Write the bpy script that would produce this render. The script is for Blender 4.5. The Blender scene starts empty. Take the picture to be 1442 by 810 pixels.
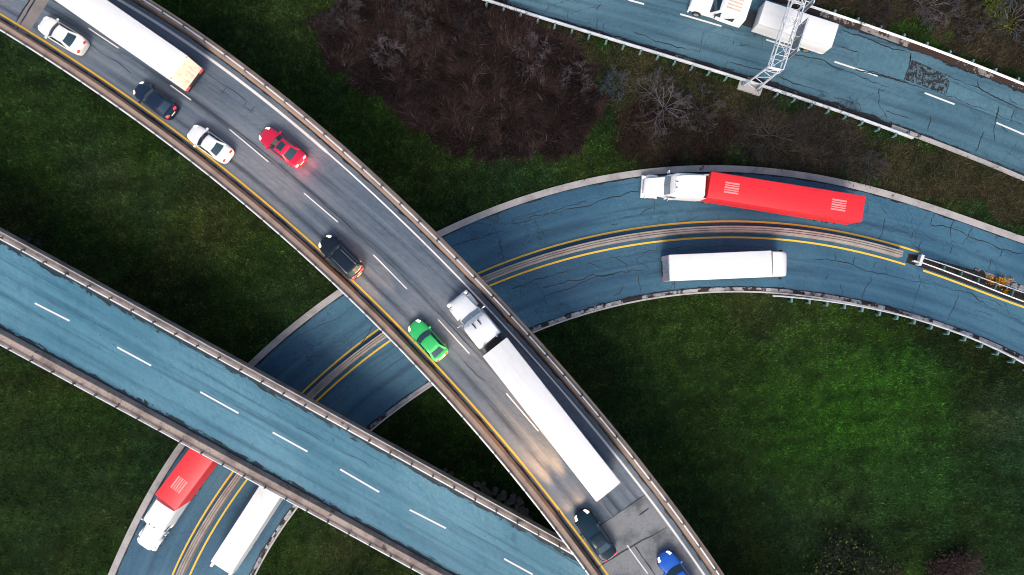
import bpy, bmesh, math, random
import numpy as np
from mathutils import Vector, Matrix

random.seed(7)
rng = np.random.default_rng(7)
SC = bpy.context.scene
COL = SC.collection

# ------------------------------------------------------------------ camera, light, exposure
CAM_H = 72.0          # the drone hovers 72 m above the ramp
FPX = 1442 * 24.0 / 36.0
cam_data = bpy.data.cameras.new('camera')
cam_data.lens = 24.0
cam_data.sensor_width = 36.0
cam_data.clip_end = 3000.0
cam = bpy.data.objects.new('camera', cam_data)
cam.location = (0, 0, CAM_H)
COL.objects.link(cam)
SC.camera = cam

SUN_ELEV = 48.0
SUN_AZ = 188.0        # compass style: 180 = light comes from the bottom of the picture
world = bpy.data.worlds.new('World')
SC.world = world
world.use_nodes = True
wn = world.node_tree
wn.nodes.clear()
wo = wn.nodes.new('ShaderNodeOutputWorld')
wb = wn.nodes.new('ShaderNodeBackground')
ws = wn.nodes.new('ShaderNodeTexSky')
ws.sky_type = 'NISHITA'
ws.sun_disc = False
ws.sun_elevation = math.radians(SUN_ELEV)
ws.sun_rotation = math.radians(SUN_AZ)
ws.air_density = 1.0
ws.dust_density = 4.0
ws.ozone_density = 1.0
wb.inputs['Strength'].default_value = 0.11
wn.links.new(ws.outputs[0], wb.inputs[0])
wn.links.new(wb.outputs[0], wo.inputs[0])

sun_data = bpy.data.lights.new('sun', 'SUN')
sun_data.energy = 1.3
sun_data.angle = math.radians(26)
sun_data.color = (1.0, 0.95, 0.88)
sun = bpy.data.objects.new('sun', sun_data)
COL.objects.link(sun)
_az = math.radians(SUN_AZ)
_el = math.radians(SUN_ELEV)
to_sun = Vector((math.sin(_az) * math.cos(_el), math.cos(_az) * math.cos(_el), math.sin(_el)))
sun.rotation_euler = to_sun.to_track_quat('Z', 'Y').to_euler()
sun.location = to_sun * 200

SC.view_settings.view_transform = 'Standard'
SC.view_settings.look = 'None'
SC.view_settings.gamma = 1.0
SC.view_settings.use_curve_mapping = False
SC.view_settings.exposure = 0.85
SC.cycles.max_bounces = 6
SC.cycles.filter_width = 1.0

# ------------------------------------------------------------------ tagging
def tag(o, label=None, cat=None, group=None, kind=None):
    if label: o['label'] = label
    if cat: o['category'] = cat
    if group: o['group'] = group
    if kind: o['kind'] = kind
    return o

def empty(name, loc=(0, 0, 0)):
    o = bpy.data.objects.new(name, None)
    o.empty_display_size = 0.3
    o.location = loc
    COL.objects.link(o)
    return o

# ------------------------------------------------------------------ mesh builder
class MB:
    def __init__(self):
        self.v = []; self.f = []; self.uv = None; self.smooth = False
    def add(self, vs, fs):
        b = len(self.v)
        self.v.extend([tuple(p) for p in vs])
        self.f.extend([tuple(i + b for i in q) for q in fs])
        return self
    def box(self, x0, x1, y0, y1, z0, z1, bev=0.0):
        if bev <= 0:
            vs = [(x0,y0,z0),(x1,y0,z0),(x1,y1,z0),(x0,y1,z0),(x0,y0,z1),(x1,y0,z1),(x1,y1,z1),(x0,y1,z1)]
            return self.add(vs, [(0,3,2,1),(4,5,6,7),(0,1,5,4),(1,2,6,5),(2,3,7,6),(3,0,4,7)])
        bm = bmesh.new()
        bmesh.ops.create_cube(bm, size=1.0)
        for v in bm.verts:
            v.co = ((x0+x1)/2 + v.co.x*(x1-x0), (y0+y1)/2 + v.co.y*(y1-y0), (z0+z1)/2 + v.co.z*(z1-z0))
        bmesh.ops.bevel(bm, geom=bm.edges[:], offset=bev, segments=2, affect='EDGES', profile=0.5)
        bm.verts.index_update()
        self.add([v.co[:] for v in bm.verts], [[v.index for v in f.verts] for f in bm.faces])
        bm.free()
        return self
    def hexa(self, bot, top):
        """bot and top: four points each, same order"""
        return self.add(list(bot)+list(top), [(3,2,1,0),(4,5,6,7),(0,1,5,4),(1,2,6,5),(2,3,7,6),(3,0,4,7)])
    def tube(self, pts, rad, n=6, cap=True):
        pts = [Vector(p) for p in pts]
        if not hasattr(rad, '__len__'): rad = [rad]*len(pts)
        vs = []; fs = []
        for i, p in enumerate(pts):
            t = (pts[min(i+1, len(pts)-1)] - pts[max(i-1, 0)])
            if t.length < 1e-9: t = Vector((0,0,1))
            t.normalize()
            a = Vector((0,0,1)) if abs(t.z) < 0.9 else Vector((1,0,0))
            u = t.cross(a).normalized(); w = t.cross(u)
            for k in range(n):
                an = 2*math.pi*k/n
                vs.append(p + (u*math.cos(an) + w*math.sin(an))*rad[i])
        for i in range(len(pts)-1):
            for k in range(n):
                k2 = (k+1) % n
                fs.append((i*n+k, i*n+k2, (i+1)*n+k2, (i+1)*n+k))
        if cap:
            fs.append(tuple(range(n))[::-1]); fs.append(tuple((len(pts)-1)*n+k for k in range(n)))
        return self.add(vs, fs)
    def cyl_y(self, cx, cy, cz, r, h, n=16, r2=None):
        """cylinder with its axis along y"""
        r2 = r if r2 is None else r2
        vs = []; fs = []
        for s, rr in ((-0.5, r), (-0.38, r), (0.38, r), (0.5, r)):
            q = rr*0.93 if abs(s) == 0.5 else rr
            for k in range(n):
                a = 2*math.pi*k/n
                vs.append((cx+q*math.cos(a), cy+s*h, cz+q*math.sin(a)))
        for i in range(3):
            for k in range(n):
                k2 = (k+1) % n
                fs.append((i*n+k, (i+1)*n+k, (i+1)*n+k2, i*n+k2))
        fs.append(tuple(range(n))); fs.append(tuple(3*n+k for k in range(n))[::-1])
        return self.add(vs, fs)
    def sweep(self, path, prof, closed=True, cap=True):
        """path: N x 3; prof: list of (side, up): side is to the left of travel"""
        P = np.asarray(path, float)
        nrm = normals(P)
        n = len(prof); vs = []; fs = []
        for i in range(len(P)):
            for (s, u) in prof:
                vs.append((P[i,0]+nrm[i,0]*s, P[i,1]+nrm[i,1]*s, P[i,2]+u))
        m = n if closed else n-1
        for i in range(len(P)-1):
            for k in range(m):
                k2 = (k+1) % n
                fs.append((i*n+k, i*n+k2, (i+1)*n+k2, (i+1)*n+k))
        if cap and closed:
            fs.append(tuple(range(n))[::-1]); fs.append(tuple((len(P)-1)*n+k for k in range(n)))
        return self.add(vs, fs)
    def build(self, name, mat, parent=None, smooth=False, loc=None):
        me = bpy.data.meshes.new(name)
        me.from_pydata(self.v, [], self.f)
        bm = bmesh.new(); bm.from_mesh(me)
        bmesh.ops.recalc_face_normals(bm, faces=bm.faces[:])
        bm.to_mesh(me); bm.free()
        if mat: me.materials.append(mat)
        if smooth:
            me.shade_smooth()
            me.set_sharp_from_angle(angle=math.radians(38))
        o = bpy.data.objects.new(name, me)
        COL.objects.link(o)
        if parent: o.parent = parent
        if loc: o.location = loc
        return o

# ------------------------------------------------------------------ photograph measurements -> metres
def W(px, py, z):
    s = (CAM_H - z) / FPX
    return ((px - 721.0) * s, -(py - 405.0) * s, z)

def zA(px, py): return 7.0 + 3.6 * py / 810.0       # the top overpass climbs towards the bottom of the frame
def zB(px, py): return 6.2 - 1.6 * px / 800.0       # the middle overpass falls towards the right
def zC(px, py): return 0.0
def zD(px, py): return 0.0

def deck(zf, X, Y):
    """height of a road surface above a ground position"""
    z = 4.0
    for _ in range(8):
        px = 721.0 + X * FPX / (CAM_H - z); py = 405.0 - Y * FPX / (CAM_H - z)
        z = zf(px, py)
    return z

def snap(P, zf):
    P = np.array(P, float); z = P[..., 2].copy()
    for _ in range(12):
        z = zf(721.0 + P[..., 0]*FPX/(CAM_H-z), 405.0 - P[..., 1]*FPX/(CAM_H-z)) + 0*z
    P[..., 2] = z
    return P

def normals(P):
    d = np.gradient(P[:, :2], axis=0)
    d /= np.linalg.norm(d, axis=1)[:, None] + 1e-12
    return np.stack([-d[:, 1], d[:, 0]], 1)

def offset(P, s):
    P = np.asarray(P, float); n = normals(P); Q = P.copy()
    s = np.asarray(s)
    Q[:, 0] += n[:, 0]*s; Q[:, 1] += n[:, 1]*s
    return Q

def resample(P, n=None, step=None):
    P = np.asarray(P, float)
    d = np.r_[0, np.cumsum(np.linalg.norm(np.diff(P[:, :2], axis=0), axis=1))]
    if n is None: n = max(2, int(round(d[-1]/step))+1)
    t = np.linspace(0, d[-1], n)
    return np.stack([np.interp(t, d, P[:, k]) for k in range(P.shape[1])], 1)

def curve(pts, deg, zf, ext0=0.0, ext1=0.0, step=1.0):
    """smooth line through measured points, in metres, prolonged past both ends at its own curvature"""
    p = np.array([W(x, y, zf(x, y)) for x, y in pts])
    d = np.r_[0, np.cumsum(np.linalg.norm(np.diff(p[:, :2], axis=0), axis=1))]
    t = d / d[-1]
    tt = np.linspace(0, 1, 400)
    q = np.stack([np.polyval(np.polyfit(t, p[:, k], min(deg, len(pts)-1) if k < 2 else min(2, len(pts)-1)), tt) for k in range(3)], 1)
    q = resample(q, step=step)
    def prolong(q, L):
        if L <= 0: return q
        out = [q[-1]]
        v = q[-1] - q[-2]; h = math.atan2(v[1], v[0])
        k0 = max(0, len(q)-16)
        va = q[k0+1] - q[k0]; ha = math.atan2(va[1], va[0])
        dk = (h - ha + math.pi) % (2*math.pi) - math.pi
        dk /= max(1, len(q)-2-k0)
        dz = (q[-1, 2] - q[k0, 2]) / max(1, len(q)-1-k0)
        for i in range(int(L/step)):
            h += dk * max(0, 1 - i*step/60.0); o = out[-1]
            out.append(np.array([o[0]+math.cos(h)*step, o[1]+math.sin(h)*step, o[2]+dz]))
        return np.vstack([q, out[1:]])
    q = prolong(q, ext1)
    q = prolong(q[::-1], ext0)[::-1]
    return snap(q, zf)

def fbm(x, y, scale=1.0, oct=4, seed=0):
    out = np.zeros_like(x, float); amp = 1.0; tot = 0
    for o in range(oct):
        f = scale * 2**o
        xi = x*f + 37.1*o + seed*11.3; yi = y*f - 19.7*o + seed*5.1
        x0 = np.floor(xi); y0 = np.floor(yi); fx = xi-x0; fy = yi-y0
        fx = fx*fx*(3-2*fx); fy = fy*fy*(3-2*fy)
        def h(a, b):
            s = np.sin(a*127.1 + b*311.7 + seed*74.7)*43758.5453
            return s - np.floor(s)
        v = (h(x0,y0)*(1-fx)+h(x0+1,y0)*fx)*(1-fy) + (h(x0,y0+1)*(1-fx)+h(x0+1,y0+1)*fx)*fy
        out += v*amp; tot += amp; amp *= 0.5
    return out/tot

def inside(poly, x, y):
    poly = np.asarray(poly); r = np.zeros(x.shape, bool); n = len(poly); j = n-1
    for i in range(n):
        xi, yi = poly[i][0], poly[i][1]; xj, yj = poly[j][0], poly[j][1]
        c = ((yi > y) != (yj > y)) & (x < (xj-xi)*(y-yi)/((yj-yi) if abs(yj-yi) > 1e-12 else 1e-12)+xi)
        r ^= c; j = i
    return r

# ------------------------------------------------------------------ materials
def new_mat(name):
    m = bpy.data.materials.new(name); m.use_nodes = True
    nt = m.node_tree; nt.nodes.clear()
    out = nt.nodes.new('ShaderNodeOutputMaterial'); b = nt.nodes.new('ShaderNodeBsdfPrincipled')
    nt.links.new(b.outputs[0], out.inputs[0])
    return m, nt, b

def N(nt, t, **kw):
    n = nt.nodes.new(t)
    for k, v in kw.items(): setattr(n, k, v)
    return n

def mixc(nt, fac, a, b, mode='MIX'):
    n = N(nt, 'ShaderNodeMix', data_type='RGBA', blend_type=mode)
    for sock, val in ((0, fac), (6, a), (7, b)):
        if isinstance(val, bpy.types.NodeSocket): nt.links.new(val, n.inputs[sock])
        else: n.inputs[sock].default_value = val if sock == 0 else (*val, 1) if len(val) == 3 else val
    return n.outputs[2]

def math_(nt, op, a, b=None, c=None, clamp=False):
    n = N(nt, 'ShaderNodeMath', operation=op, use_clamp=clamp)
    for i, val in enumerate((a, b, c)):
        if val is None: continue
        if isinstance(val, bpy.types.NodeSocket): nt.links.new(val, n.inputs[i])
        else: n.inputs[i].default_value = val
    return n.outputs[0]

def ramp(nt, src, a, b):
    n = N(nt, 'ShaderNodeMapRange', interpolation_type='SMOOTHSTEP')
    nt.links.new(src, n.inputs[0]); n.inputs[1].default_value = a; n.inputs[2].default_value = b
    return n.outputs[0]

def noise(nt, vec, scale, detail=4, rough=0.55, w=0.0):
    n = N(nt, 'ShaderNodeTexNoise', noise_dimensions='4D')
    nt.links.new(vec, n.inputs['Vector'])
    n.inputs['Scale'].default_value = scale; n.inputs['Detail'].default_value = detail
    n.inputs['Roughness'].default_value = rough; n.inputs['W'].default_value = w
    return n.outputs['Fac']

def scaled(nt, vec, s):
    n = N(nt, 'ShaderNodeMapping'); nt.links.new(vec, n.inputs[0]); n.inputs['Scale'].default_value = s
    return n.outputs[0]

def bump(nt, b, h, strength=0.4, dist=0.02):
    n = N(nt, 'ShaderNodeBump'); n.inputs['Strength'].default_value = strength; n.inputs['Distance'].default_value = dist
    nt.links.new(h, n.inputs['Height']); nt.links.new(n.outputs[0], b.inputs['Normal'])

def asphalt(name, base, light, dark, seed=0.0, streak=0.5, specks=0.0, dirt=0.5, crack=0.0, rough=0.55, oil=0.4, lanes=(), lane_amt=0.75, pos=False):
    """worn asphalt; UV = metres along and across, 'edge' = metres to the kerb"""
    m, nt, b = new_mat(name)
    if pos:
        v = scaled(nt, N(nt, 'ShaderNodeNewGeometry').outputs['Position'], (1, 1, 0))
    else:
        uv = N(nt, 'ShaderNodeUVMap'); uv.uv_map = 'UVMap'; v = uv.outputs[0]
    big = noise(nt, v, 0.09, 3, 0.5, seed)
    st = noise(nt, scaled(nt, v, (0.045, 1.6, 1)), 1.0, 5, 0.6, seed+1)
    st2 = noise(nt, scaled(nt, v, (0.2, 6.0, 1)), 1.0, 3, 0.6, seed+2)
    blot = noise(nt, v, 0.55, 6, 0.62, seed+3)
    fine = noise(nt, v, 9.0, 3, 0.7, seed+4)
    c = mixc(nt, ramp(nt, big, 0.35, 0.68), base, light)
    c = mixc(nt, math_(nt, 'MULTIPLY', ramp(nt, st, 0.50, 0.72), streak), c, dark)
    c = mixc(nt, math_(nt, 'MULTIPLY', ramp(nt, st, 0.46, 0.28), streak*0.8), c, light)
    c = mixc(nt, math_(nt, 'MULTIPLY', ramp(nt, st2, 0.55, 0.75), streak*0.35), c, dark)
    c = mixc(nt, math_(nt, 'MULTIPLY', ramp(nt, blot, 0.56, 0.72), oil), c, dark)
    mid = noise(nt, v, 2.4, 5, 0.72, seed+11)
    gm = N(nt, 'ShaderNodeMapRange'); nt.links.new(mid, gm.inputs[0])
    gm.inputs[1].default_value = 0.3; gm.inputs[2].default_value = 0.7; gm.inputs[3].default_value = 0.80; gm.inputs[4].default_value = 1.20
    cm = N(nt, 'ShaderNodeCombineColor')
    for k in range(3): nt.links.new(gm.outputs[0], cm.inputs[k])
    c = mixc(nt, 1.0, c, cm.outputs[0], 'MULTIPLY')
    # grain
    g = N(nt, 'ShaderNodeMapRange'); nt.links.new(fine, g.inputs[0])
    g.inputs[1].default_value = 0.25; g.inputs[2].default_value = 0.75; g.inputs[3].default_value = 0.66; g.inputs[4].default_value = 1.36
    cg = N(nt, 'ShaderNodeCombineColor')
    for k in range(3): nt.links.new(g.outputs[0], cg.inputs[k])
    c = mixc(nt, 1.0, c, cg.outputs[0], 'MULTIPLY')
    if lanes:
        sx = N(nt, 'ShaderNodeSeparateXYZ'); nt.links.new(v, sx.inputs[0]); vv = sx.outputs['Y']
        wob = math_(nt, 'MULTIPLY', math_(nt, 'SUBTRACT', noise(nt, scaled(nt, v, (0.05, 0.1, 1)), 1.0, 2, 0.5, seed+21), 0.5), 1.2)
        vw = math_(nt, 'ADD', vv, wob)
        brk = ramp(nt, noise(nt, scaled(nt, v, (0.10, 1.2, 1)), 1.0, 5, 0.65, seed+22), 0.36, 0.62)
        for cpos in lanes:
            dd = math_(nt, 'ABSOLUTE', math_(nt, 'SUBTRACT', vw, cpos))
            oilb = math_(nt, 'MULTIPLY', ramp(nt, dd, 0.62, 0.05), brk)
            c = mixc(nt, math_(nt, 'MULTIPLY', oilb, lane_amt), c, dark)
            trk = ramp(nt, math_(nt, 'ABSOLUTE', math_(nt, 'SUBTRACT', dd, 1.0)), 0.50, 0.0)
            c = mixc(nt, math_(nt, 'MULTIPLY', trk, lane_amt*0.55), c, light)
    if specks > 0:
        vo = N(nt, 'ShaderNodeTexVoronoi', feature='F1'); nt.links.new(scaled(nt, v, (1.0, 1.5, 1)), vo.inputs['Vector']); vo.inputs['Scale'].default_value = 1.5
        area = ramp(nt, noise(nt, scaled(nt, v, (0.06, 0.5, 1)), 1.0, 3, 0.6, seed+7), 0.44, 0.58)
        sz = math_(nt, 'MULTIPLY', noise(nt, v, 1.1, 2, 0.5, seed+8), 0.20)
        sp = math_(nt, 'LESS_THAN', vo.outputs['Distance'], sz)
        c = mixc(nt, math_(nt, 'MULTIPLY', math_(nt, 'MULTIPLY', sp, area), specks), c, (0.018, 0.022, 0.026))
    if crack > 0:
        wv = N(nt, 'ShaderNodeVectorMath', operation='ADD')
        nz = N(nt, 'ShaderNodeTexNoise'); nt.links.new(v, nz.inputs['Vector']); nz.inputs['Scale'].default_value = 0.8; nz.inputs['Detail'].default_value = 6
        sc = N(nt, 'ShaderNodeVectorMath', operation='SCALE'); nt.links.new(nz.outputs['Color'], sc.inputs[0]); sc.inputs['Scale'].default_value = 1.4
        nt.links.new(v, wv.inputs[0]); nt.links.new(sc.outputs[0], wv.inputs[1])
        vo = N(nt, 'ShaderNodeTexVoronoi', feature='DISTANCE_TO_EDGE'); nt.links.new(wv.outputs[0], vo.inputs['Vector']); vo.inputs['Scale'].default_value = 0.42
        area = ramp(nt, noise(nt, v, 0.13, 3, 0.6, seed+9), 0.50, 0.60)
        ln = ramp(nt, vo.outputs['Distance'], 0.022, 0.004)
        c = mixc(nt, math_(nt, 'MULTIPLY', math_(nt, 'MULTIPLY', ln, area), crack), c, (0.012, 0.016, 0.02))
    if dirt > 0:
        at = N(nt, 'ShaderNodeAttribute'); at.attribute_name = 'edge'
        dn = noise(nt, scaled(nt, v, (0.5, 1, 1)), 1.3, 6, 0.68, seed+5)
        reach = math_(nt, 'MULTIPLY', ramp(nt, dn, 0.30, 0.75), dirt*1.6)
        d = ramp(nt, math_(nt, 'SUBTRACT', at.outputs['Fac'], reach), 0.04, -0.02)
        c = mixc(nt, d, c, (0.010, 0.009, 0.008))
        soft = ramp(nt, at.outputs['Fac'], dirt*1.6, 0.0)
        c = mixc(nt, math_(nt, 'MULTIPLY', soft, 0.35), c, dark)
    nt.links.new(c, b.inputs['Base Color'])
    rr = N(nt, 'ShaderNodeMapRange'); nt.links.new(blot, rr.inputs[0]); rr.inputs[3].default_value = rough-0.12; rr.inputs[4].default_value = rough+0.15
    nt.links.new(rr.outputs[0], b.inputs['Roughness'])
    b.inputs['Specular IOR Level'].default_value = 0.28
    bump(nt, b, fine, 0.35, 0.02)
    return m

def concrete(name, base, dark, seed=0.0, stain=0.5, rough=0.8, patches=0.0, pscale=0.5, plo=0.60, pcol=(0.016, 0.010, 0.007)):
    m, nt, b = new_mat(name)
    g = N(nt, 'ShaderNodeNewGeometry'); v = g.outputs['Position']
    n1 = noise(nt, v, 0.5, 6, 0.65, seed); n2 = noise(nt, v, 6.0, 4, 0.6, seed+1)
    c = mixc(nt, math_(nt, 'MULTIPLY', ramp(nt, n1, 0.42, 0.70), stain), base, dark)
    c = mixc(nt, math_(nt, 'MULTIPLY', ramp(nt, n2, 0.50, 0.75), stain*0.7), c, dark)
    if patches > 0:
        n3 = noise(nt, v, pscale, 6, 0.72, seed+2)
        c = mixc(nt, math_(nt, 'MULTIPLY', ramp(nt, n3, plo, plo+0.03), patches), c, pcol)
    nt.links.new(c, b.inputs['Base Color']); b.inputs['Roughness'].default_value = rough
    bump(nt, b, n2, 0.5, 0.02)
    return m

def paintline(name, base, worn, seed=0.0, wear=0.5):
    m, nt, b = new_mat(name)
    g = N(nt, 'ShaderNodeNewGeometry'); v = g.outputs['Position']
    n1 = noise(nt, v, 2.2, 6, 0.7, seed); n2 = noise(nt, v, 14.0, 3, 0.7, seed+3)
    s = math_(nt, 'ADD', math_(nt, 'MULTIPLY', n1, 0.65), math_(nt, 'MULTIPLY', n2, 0.35))
    c = mixc(nt, ramp(nt, s, 0.66-0.22*wear, 0.72-0.18*wear), base, worn)
    nt.links.new(c, b.inputs['Base Color']); b.inputs['Roughness'].default_value = 0.6
    return m

def simple(name, col, rough=0.5, metal=0.0, coat=0.0, vary=0.15, scale=3.0, emit=None, estr=0.0, spec=0.5):
    m, nt, b = new_mat(name)
    if vary > 0:
        tc = N(nt, 'ShaderNodeTexCoord'); n1 = noise(nt, tc.outputs['Object'], scale, 4, 0.6)
        c = mixc(nt, ramp(nt, n1, 0.3, 0.75), col, tuple(k*(1-vary) for k in col))
        nt.links.new(c, b.inputs['Base Color'])
    else: b.inputs['Base Color'].default_value = (*col, 1)
    b.inputs['Roughness'].default_value = rough; b.inputs['Metallic'].default_value = metal
    b.inputs['Coat Weight'].default_value = coat; b.inputs['Specular IOR Level'].default_value = spec
    if emit:
        b.inputs['Emission Color'].default_value = (*emit, 1); b.inputs['Emission Strength'].default_value = estr
    return m

def attr_mat(name, rough=0.8, trans=0.0):
    m, nt, b = new_mat(name)
    a = N(nt, 'ShaderNodeAttribute'); a.attribute_name = 'Col'
    nt.links.new(a.outputs['Color'], b.inputs['Base Color']); b.inputs['Roughness'].default_value = rough
    b.inputs['Specular IOR Level'].default_value = 0.15
    return m

M_ASPH_A = asphalt('asphalt_upper_overpass', (0.080,0.110,0.146), (0.162,0.182,0.208), (0.032,0.042,0.056), 1.0, 0.8, 0.15, 0.25, 0.0, 0.5, 0.5, lanes=(2.25, 5.95), lane_amt=0.9)
M_ASPH_B = asphalt('asphalt_middle_overpass', (0.050,0.158,0.222), (0.090,0.220,0.285), (0.024,0.082,0.128), 5.0, 0.95, 0.9, 0.55, 0.0, 0.55, 0.45, lanes=(1.9, 5.6), lane_amt=0.55)
M_ASPH_C = asphalt('asphalt_ramp', (0.027,0.086,0.142), (0.052,0.136,0.196), (0.014,0.044,0.078), 9.0, 0.70, 0.1, 0.22, 0.45, 0.55, 0.45, lanes=(2.7, 10.0), lane_amt=0.6)
M_ASPH_D = asphalt('asphalt_highway', (0.050,0.115,0.156), (0.080,0.162,0.205), (0.024,0.054,0.076), 14.0, 0.75, 0.3, 0.28, 0.55, 0.55, 0.5, lanes=(2.2, 6.0), lane_amt=0.6)
M_PATCH = asphalt('asphalt_patch', (0.066,0.145,0.185), (0.086,0.175,0.215), (0.040,0.095,0.125), 21.0, 0.5, 0.0, 0.0, 0.0, 0.55, 0.5, pos=True)
M_PATCH_ROUGH = concrete('asphalt_patch_rough', (0.075,0.135,0.160), (0.045,0.085,0.105), 23.0, 0.6, patches=1.0, pscale=2.6, plo=0.47, pcol=(0.009,0.011,0.014))
M_SLAB = concrete('approach_slab', (0.200,0.205,0.212), (0.070,0.076,0.086), 2.0, 1.0)
M_JOINT_CONC = concrete('joint_concrete', (0.200,0.175,0.170), (0.120,0.105,0.105), 3.0, 0.6)
M_SEAL = simple('crack_sealant', (0.012,0.018,0.024), 0.6, vary=0.5, scale=1.0)
M_PARA_A = concrete('parapet_concrete_tan', (0.300,0.215,0.165), (0.150,0.105,0.080), 4.0, 0.75)
M_PARA_B = concrete('parapet_concrete_grey', (0.360,0.280,0.235), (0.120,0.090,0.074), 6.0, 0.95, patches=0.8, pscale=1.2, plo=0.60)
M_DECK = concrete('deck_concrete', (0.23,0.22,0.21), (0.12,0.115,0.11), 7.0, 0.6)
M_KERB = concrete('kerb_concrete', (0.380,0.350,0.335), (0.170,0.158,0.152), 8.0, 0.7, patches=0.9, pscale=0.32, plo=0.61)
M_KERB_LIP = concrete('kerb_lip', (0.46,0.43,0.42), (0.24,0.22,0.21), 38.0, 0.6, patches=0.9, pscale=0.5, plo=0.63)
M_KERB2 = concrete('kerb_concrete_broken', (0.360,0.350,0.360), (0.085,0.085,0.092), 18.0, 1.0, patches=1.0, pscale=0.6, plo=0.50)
M_VERGE = concrete('rusty_verge', (0.260,0.235,0.215), (0.120,0.100,0.090), 28.0, 1.0, patches=1.0, pscale=0.45, plo=0.43, pcol=(0.034,0.015,0.009))
M_VERGE2 = concrete('dark_verge', (0.200,0.180,0.165), (0.050,0.042,0.038), 29.0, 1.0, patches=1.0, pscale=0.6, plo=0.40, pcol=(0.018,0.010,0.008))
M_MEDIAN = concrete('median_concrete', (0.340,0.290,0.255), (0.190,0.160,0.140), 10.0, 0.7)
M_STEEL = simple('galvanised_steel', (0.55,0.58,0.60), 0.45, 0.25, vary=0.35, scale=1.3)
M_STEEL_W = simple('pale_steel', (0.74,0.76,0.78), 0.45, 0.1, vary=0.3, scale=0.9)
M_POST = simple('weathered_green_post', (0.16,0.30,0.28), 0.6, 0.1, vary=0.4)
M_POST_DIM = simple('dim_green_post', (0.06, 0.12, 0.115), 0.6, 0.1, vary=0.4)
M_POST_D = simple('dark_post', (0.06,0.065,0.07), 0.6, 0.2)
M_YEL = paintline('yellow_paint', (0.80,0.47,0.035), (0.30,0.19,0.04), 1.0, 0.2)
M_WHT = paintline('white_paint', (0.66,0.645,0.62), (0.20,0.22,0.24), 2.0, 0.32)
M_WHT_EDGE = paintline('white_paint_edge', (0.66,0.64,0.62), (0.18,0.19,0.20), 7.0, 0.42)
M_WHT_WORN = paintline('white_paint_worn', (0.72,0.70,0.68), (0.11,0.12,0.13), 5.0, 0.45)

# ------------------------------------------------------------------ road sheets
def strip_obj(name, L, R, mat, parent=None, step=1.0, across=10, zoff=0.0, zf=None):
    n = int(max(len(L), len(R)))
    l = resample(L, n); r = resample(R, n)
    me = bpy.data.meshes.new(name)
    V = np.zeros((n, across+1, 3)); UV = np.zeros((n, across+1, 2)); E = np.zeros((n, across+1))
    u = np.r_[0, np.cumsum(np.linalg.norm(np.diff((l+r)[:, :2]/2, axis=0), axis=1))]
    w = np.linalg.norm((r-l)[:, :2], axis=1)
    sn = (lambda Q: snap(Q, zf)) if zf else (lambda Q: Q)
    for j in range(across+1):
        t = j/across
        V[:, j] = sn(l*(1-t)+r*t); V[:, j, 2] += zoff
        UV[:, j, 0] = u; UV[:, j, 1] = t*w
        E[:, j] = np.minimum(t, 1-t)*w
    fs = []
    for i in range(n-1):
        for j in range(across):
            a = i*(across+1)+j
            fs.append((a, a+across+1, a+across+2, a+1))
    me.from_pydata(V.reshape(-1, 3).tolist(), [], fs)
    uvl = me.uv_layers.new(name='UVMap')
    idx = np.zeros(len(me.loops), np.int32); me.loops.foreach_get('vertex_index', idx)
    uvl.data.foreach_set('uv', UV.reshape(-1, 2)[idx].astype(np.float32).ravel())
    at = me.attributes.new('edge', 'FLOAT', 'POINT'); at.data.foreach_set('value', E.ravel().astype(np.float32))
    if (me.polygons[0].normal.z < 0): me.flip_normals()
    me.materials.append(mat)
    o = bpy.data.objects.new(name, me); COL.objects.link(o)
    if parent: o.parent = parent
    return o

def line_mb(mb, P, width, zoff):
    l = offset(P, width/2); r = offset(P, -width/2)
    n = len(P); vs = []
    for i in range(n):
        vs.append((l[i,0], l[i,1], l[i,2]+zoff)); vs.append((r[i,0], r[i,1], r[i,2]+zoff))
    mb.add(vs, [(2*i, 2*i+1, 2*i+3, 2*i+2) for i in range(n-1)])

def pxline(pts, zf, step=1.0, zoff=0.0):
    return resample(np.array([[*W(x, y, zf(x, y))] for x, y in pts]), step=step)

def pxquad(mb, q, zf, zoff, n=8):
    """a patch on a road: four measured corners, subdivided so that it follows the surface"""
    vs = []
    for i in range(n+1):
        for j in range(n+1):
            s = i/n; t = j/n
            x = (q[0][0]*(1-s)+q[1][0]*s)*(1-t)+(q[3][0]*(1-s)+q[2][0]*s)*t
            y = (q[0][1]*(1-s)+q[1][1]*s)*(1-t)+(q[3][1]*(1-s)+q[2][1]*s)*t
            p = W(x, y, zf(x, y)); vs.append((p[0], p[1], p[2]+zoff))
    mb.add(vs, [(i*(n+1)+j, (i+1)*(n+1)+j, (i+1)*(n+1)+j+1, i*(n+1)+j+1) for i in range(n) for j in range(n)])

def crack_obj(parent, pts, zf, width=0.09, zoff=0.007, jag=0.10, seed=0):
    """a crack or tar seam: a jagged ribbon that follows the measured points, one object each"""
    r = random.Random(seed + int(pts[0][0]*7 + pts[0][1]*13))
    P = pxline(pts, zf, 0.28)
    k = len(P)
    if k < 2: return
    n = normals(P); w = 0.0
    for i in range(1, k-1):
        w = w*0.80 + r.uniform(-jag, jag)
        P[i, 0] += n[i, 0]*w; P[i, 1] += n[i, 1]*w
    vs = []
    n = normals(P); g = 1.0
    for i in range(k):
        g = min(1.3, max(0.25, g + r.uniform(-.35, .35)))
        h = width*0.38*g*(0.3 if i in (0, k-1) else 1)
        for sg in (1, -1): vs.append((P[i,0]+n[i,0]*h*sg, P[i,1]+n[i,1]*h*sg, P[i,2]+zoff))
    mb = MB(); mb.add(vs, [(2*i, 2*i+1, 2*i+3, 2*i+2) for i in range(k-1)])
    return mb.build('crack', M_SEAL, parent)

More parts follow.
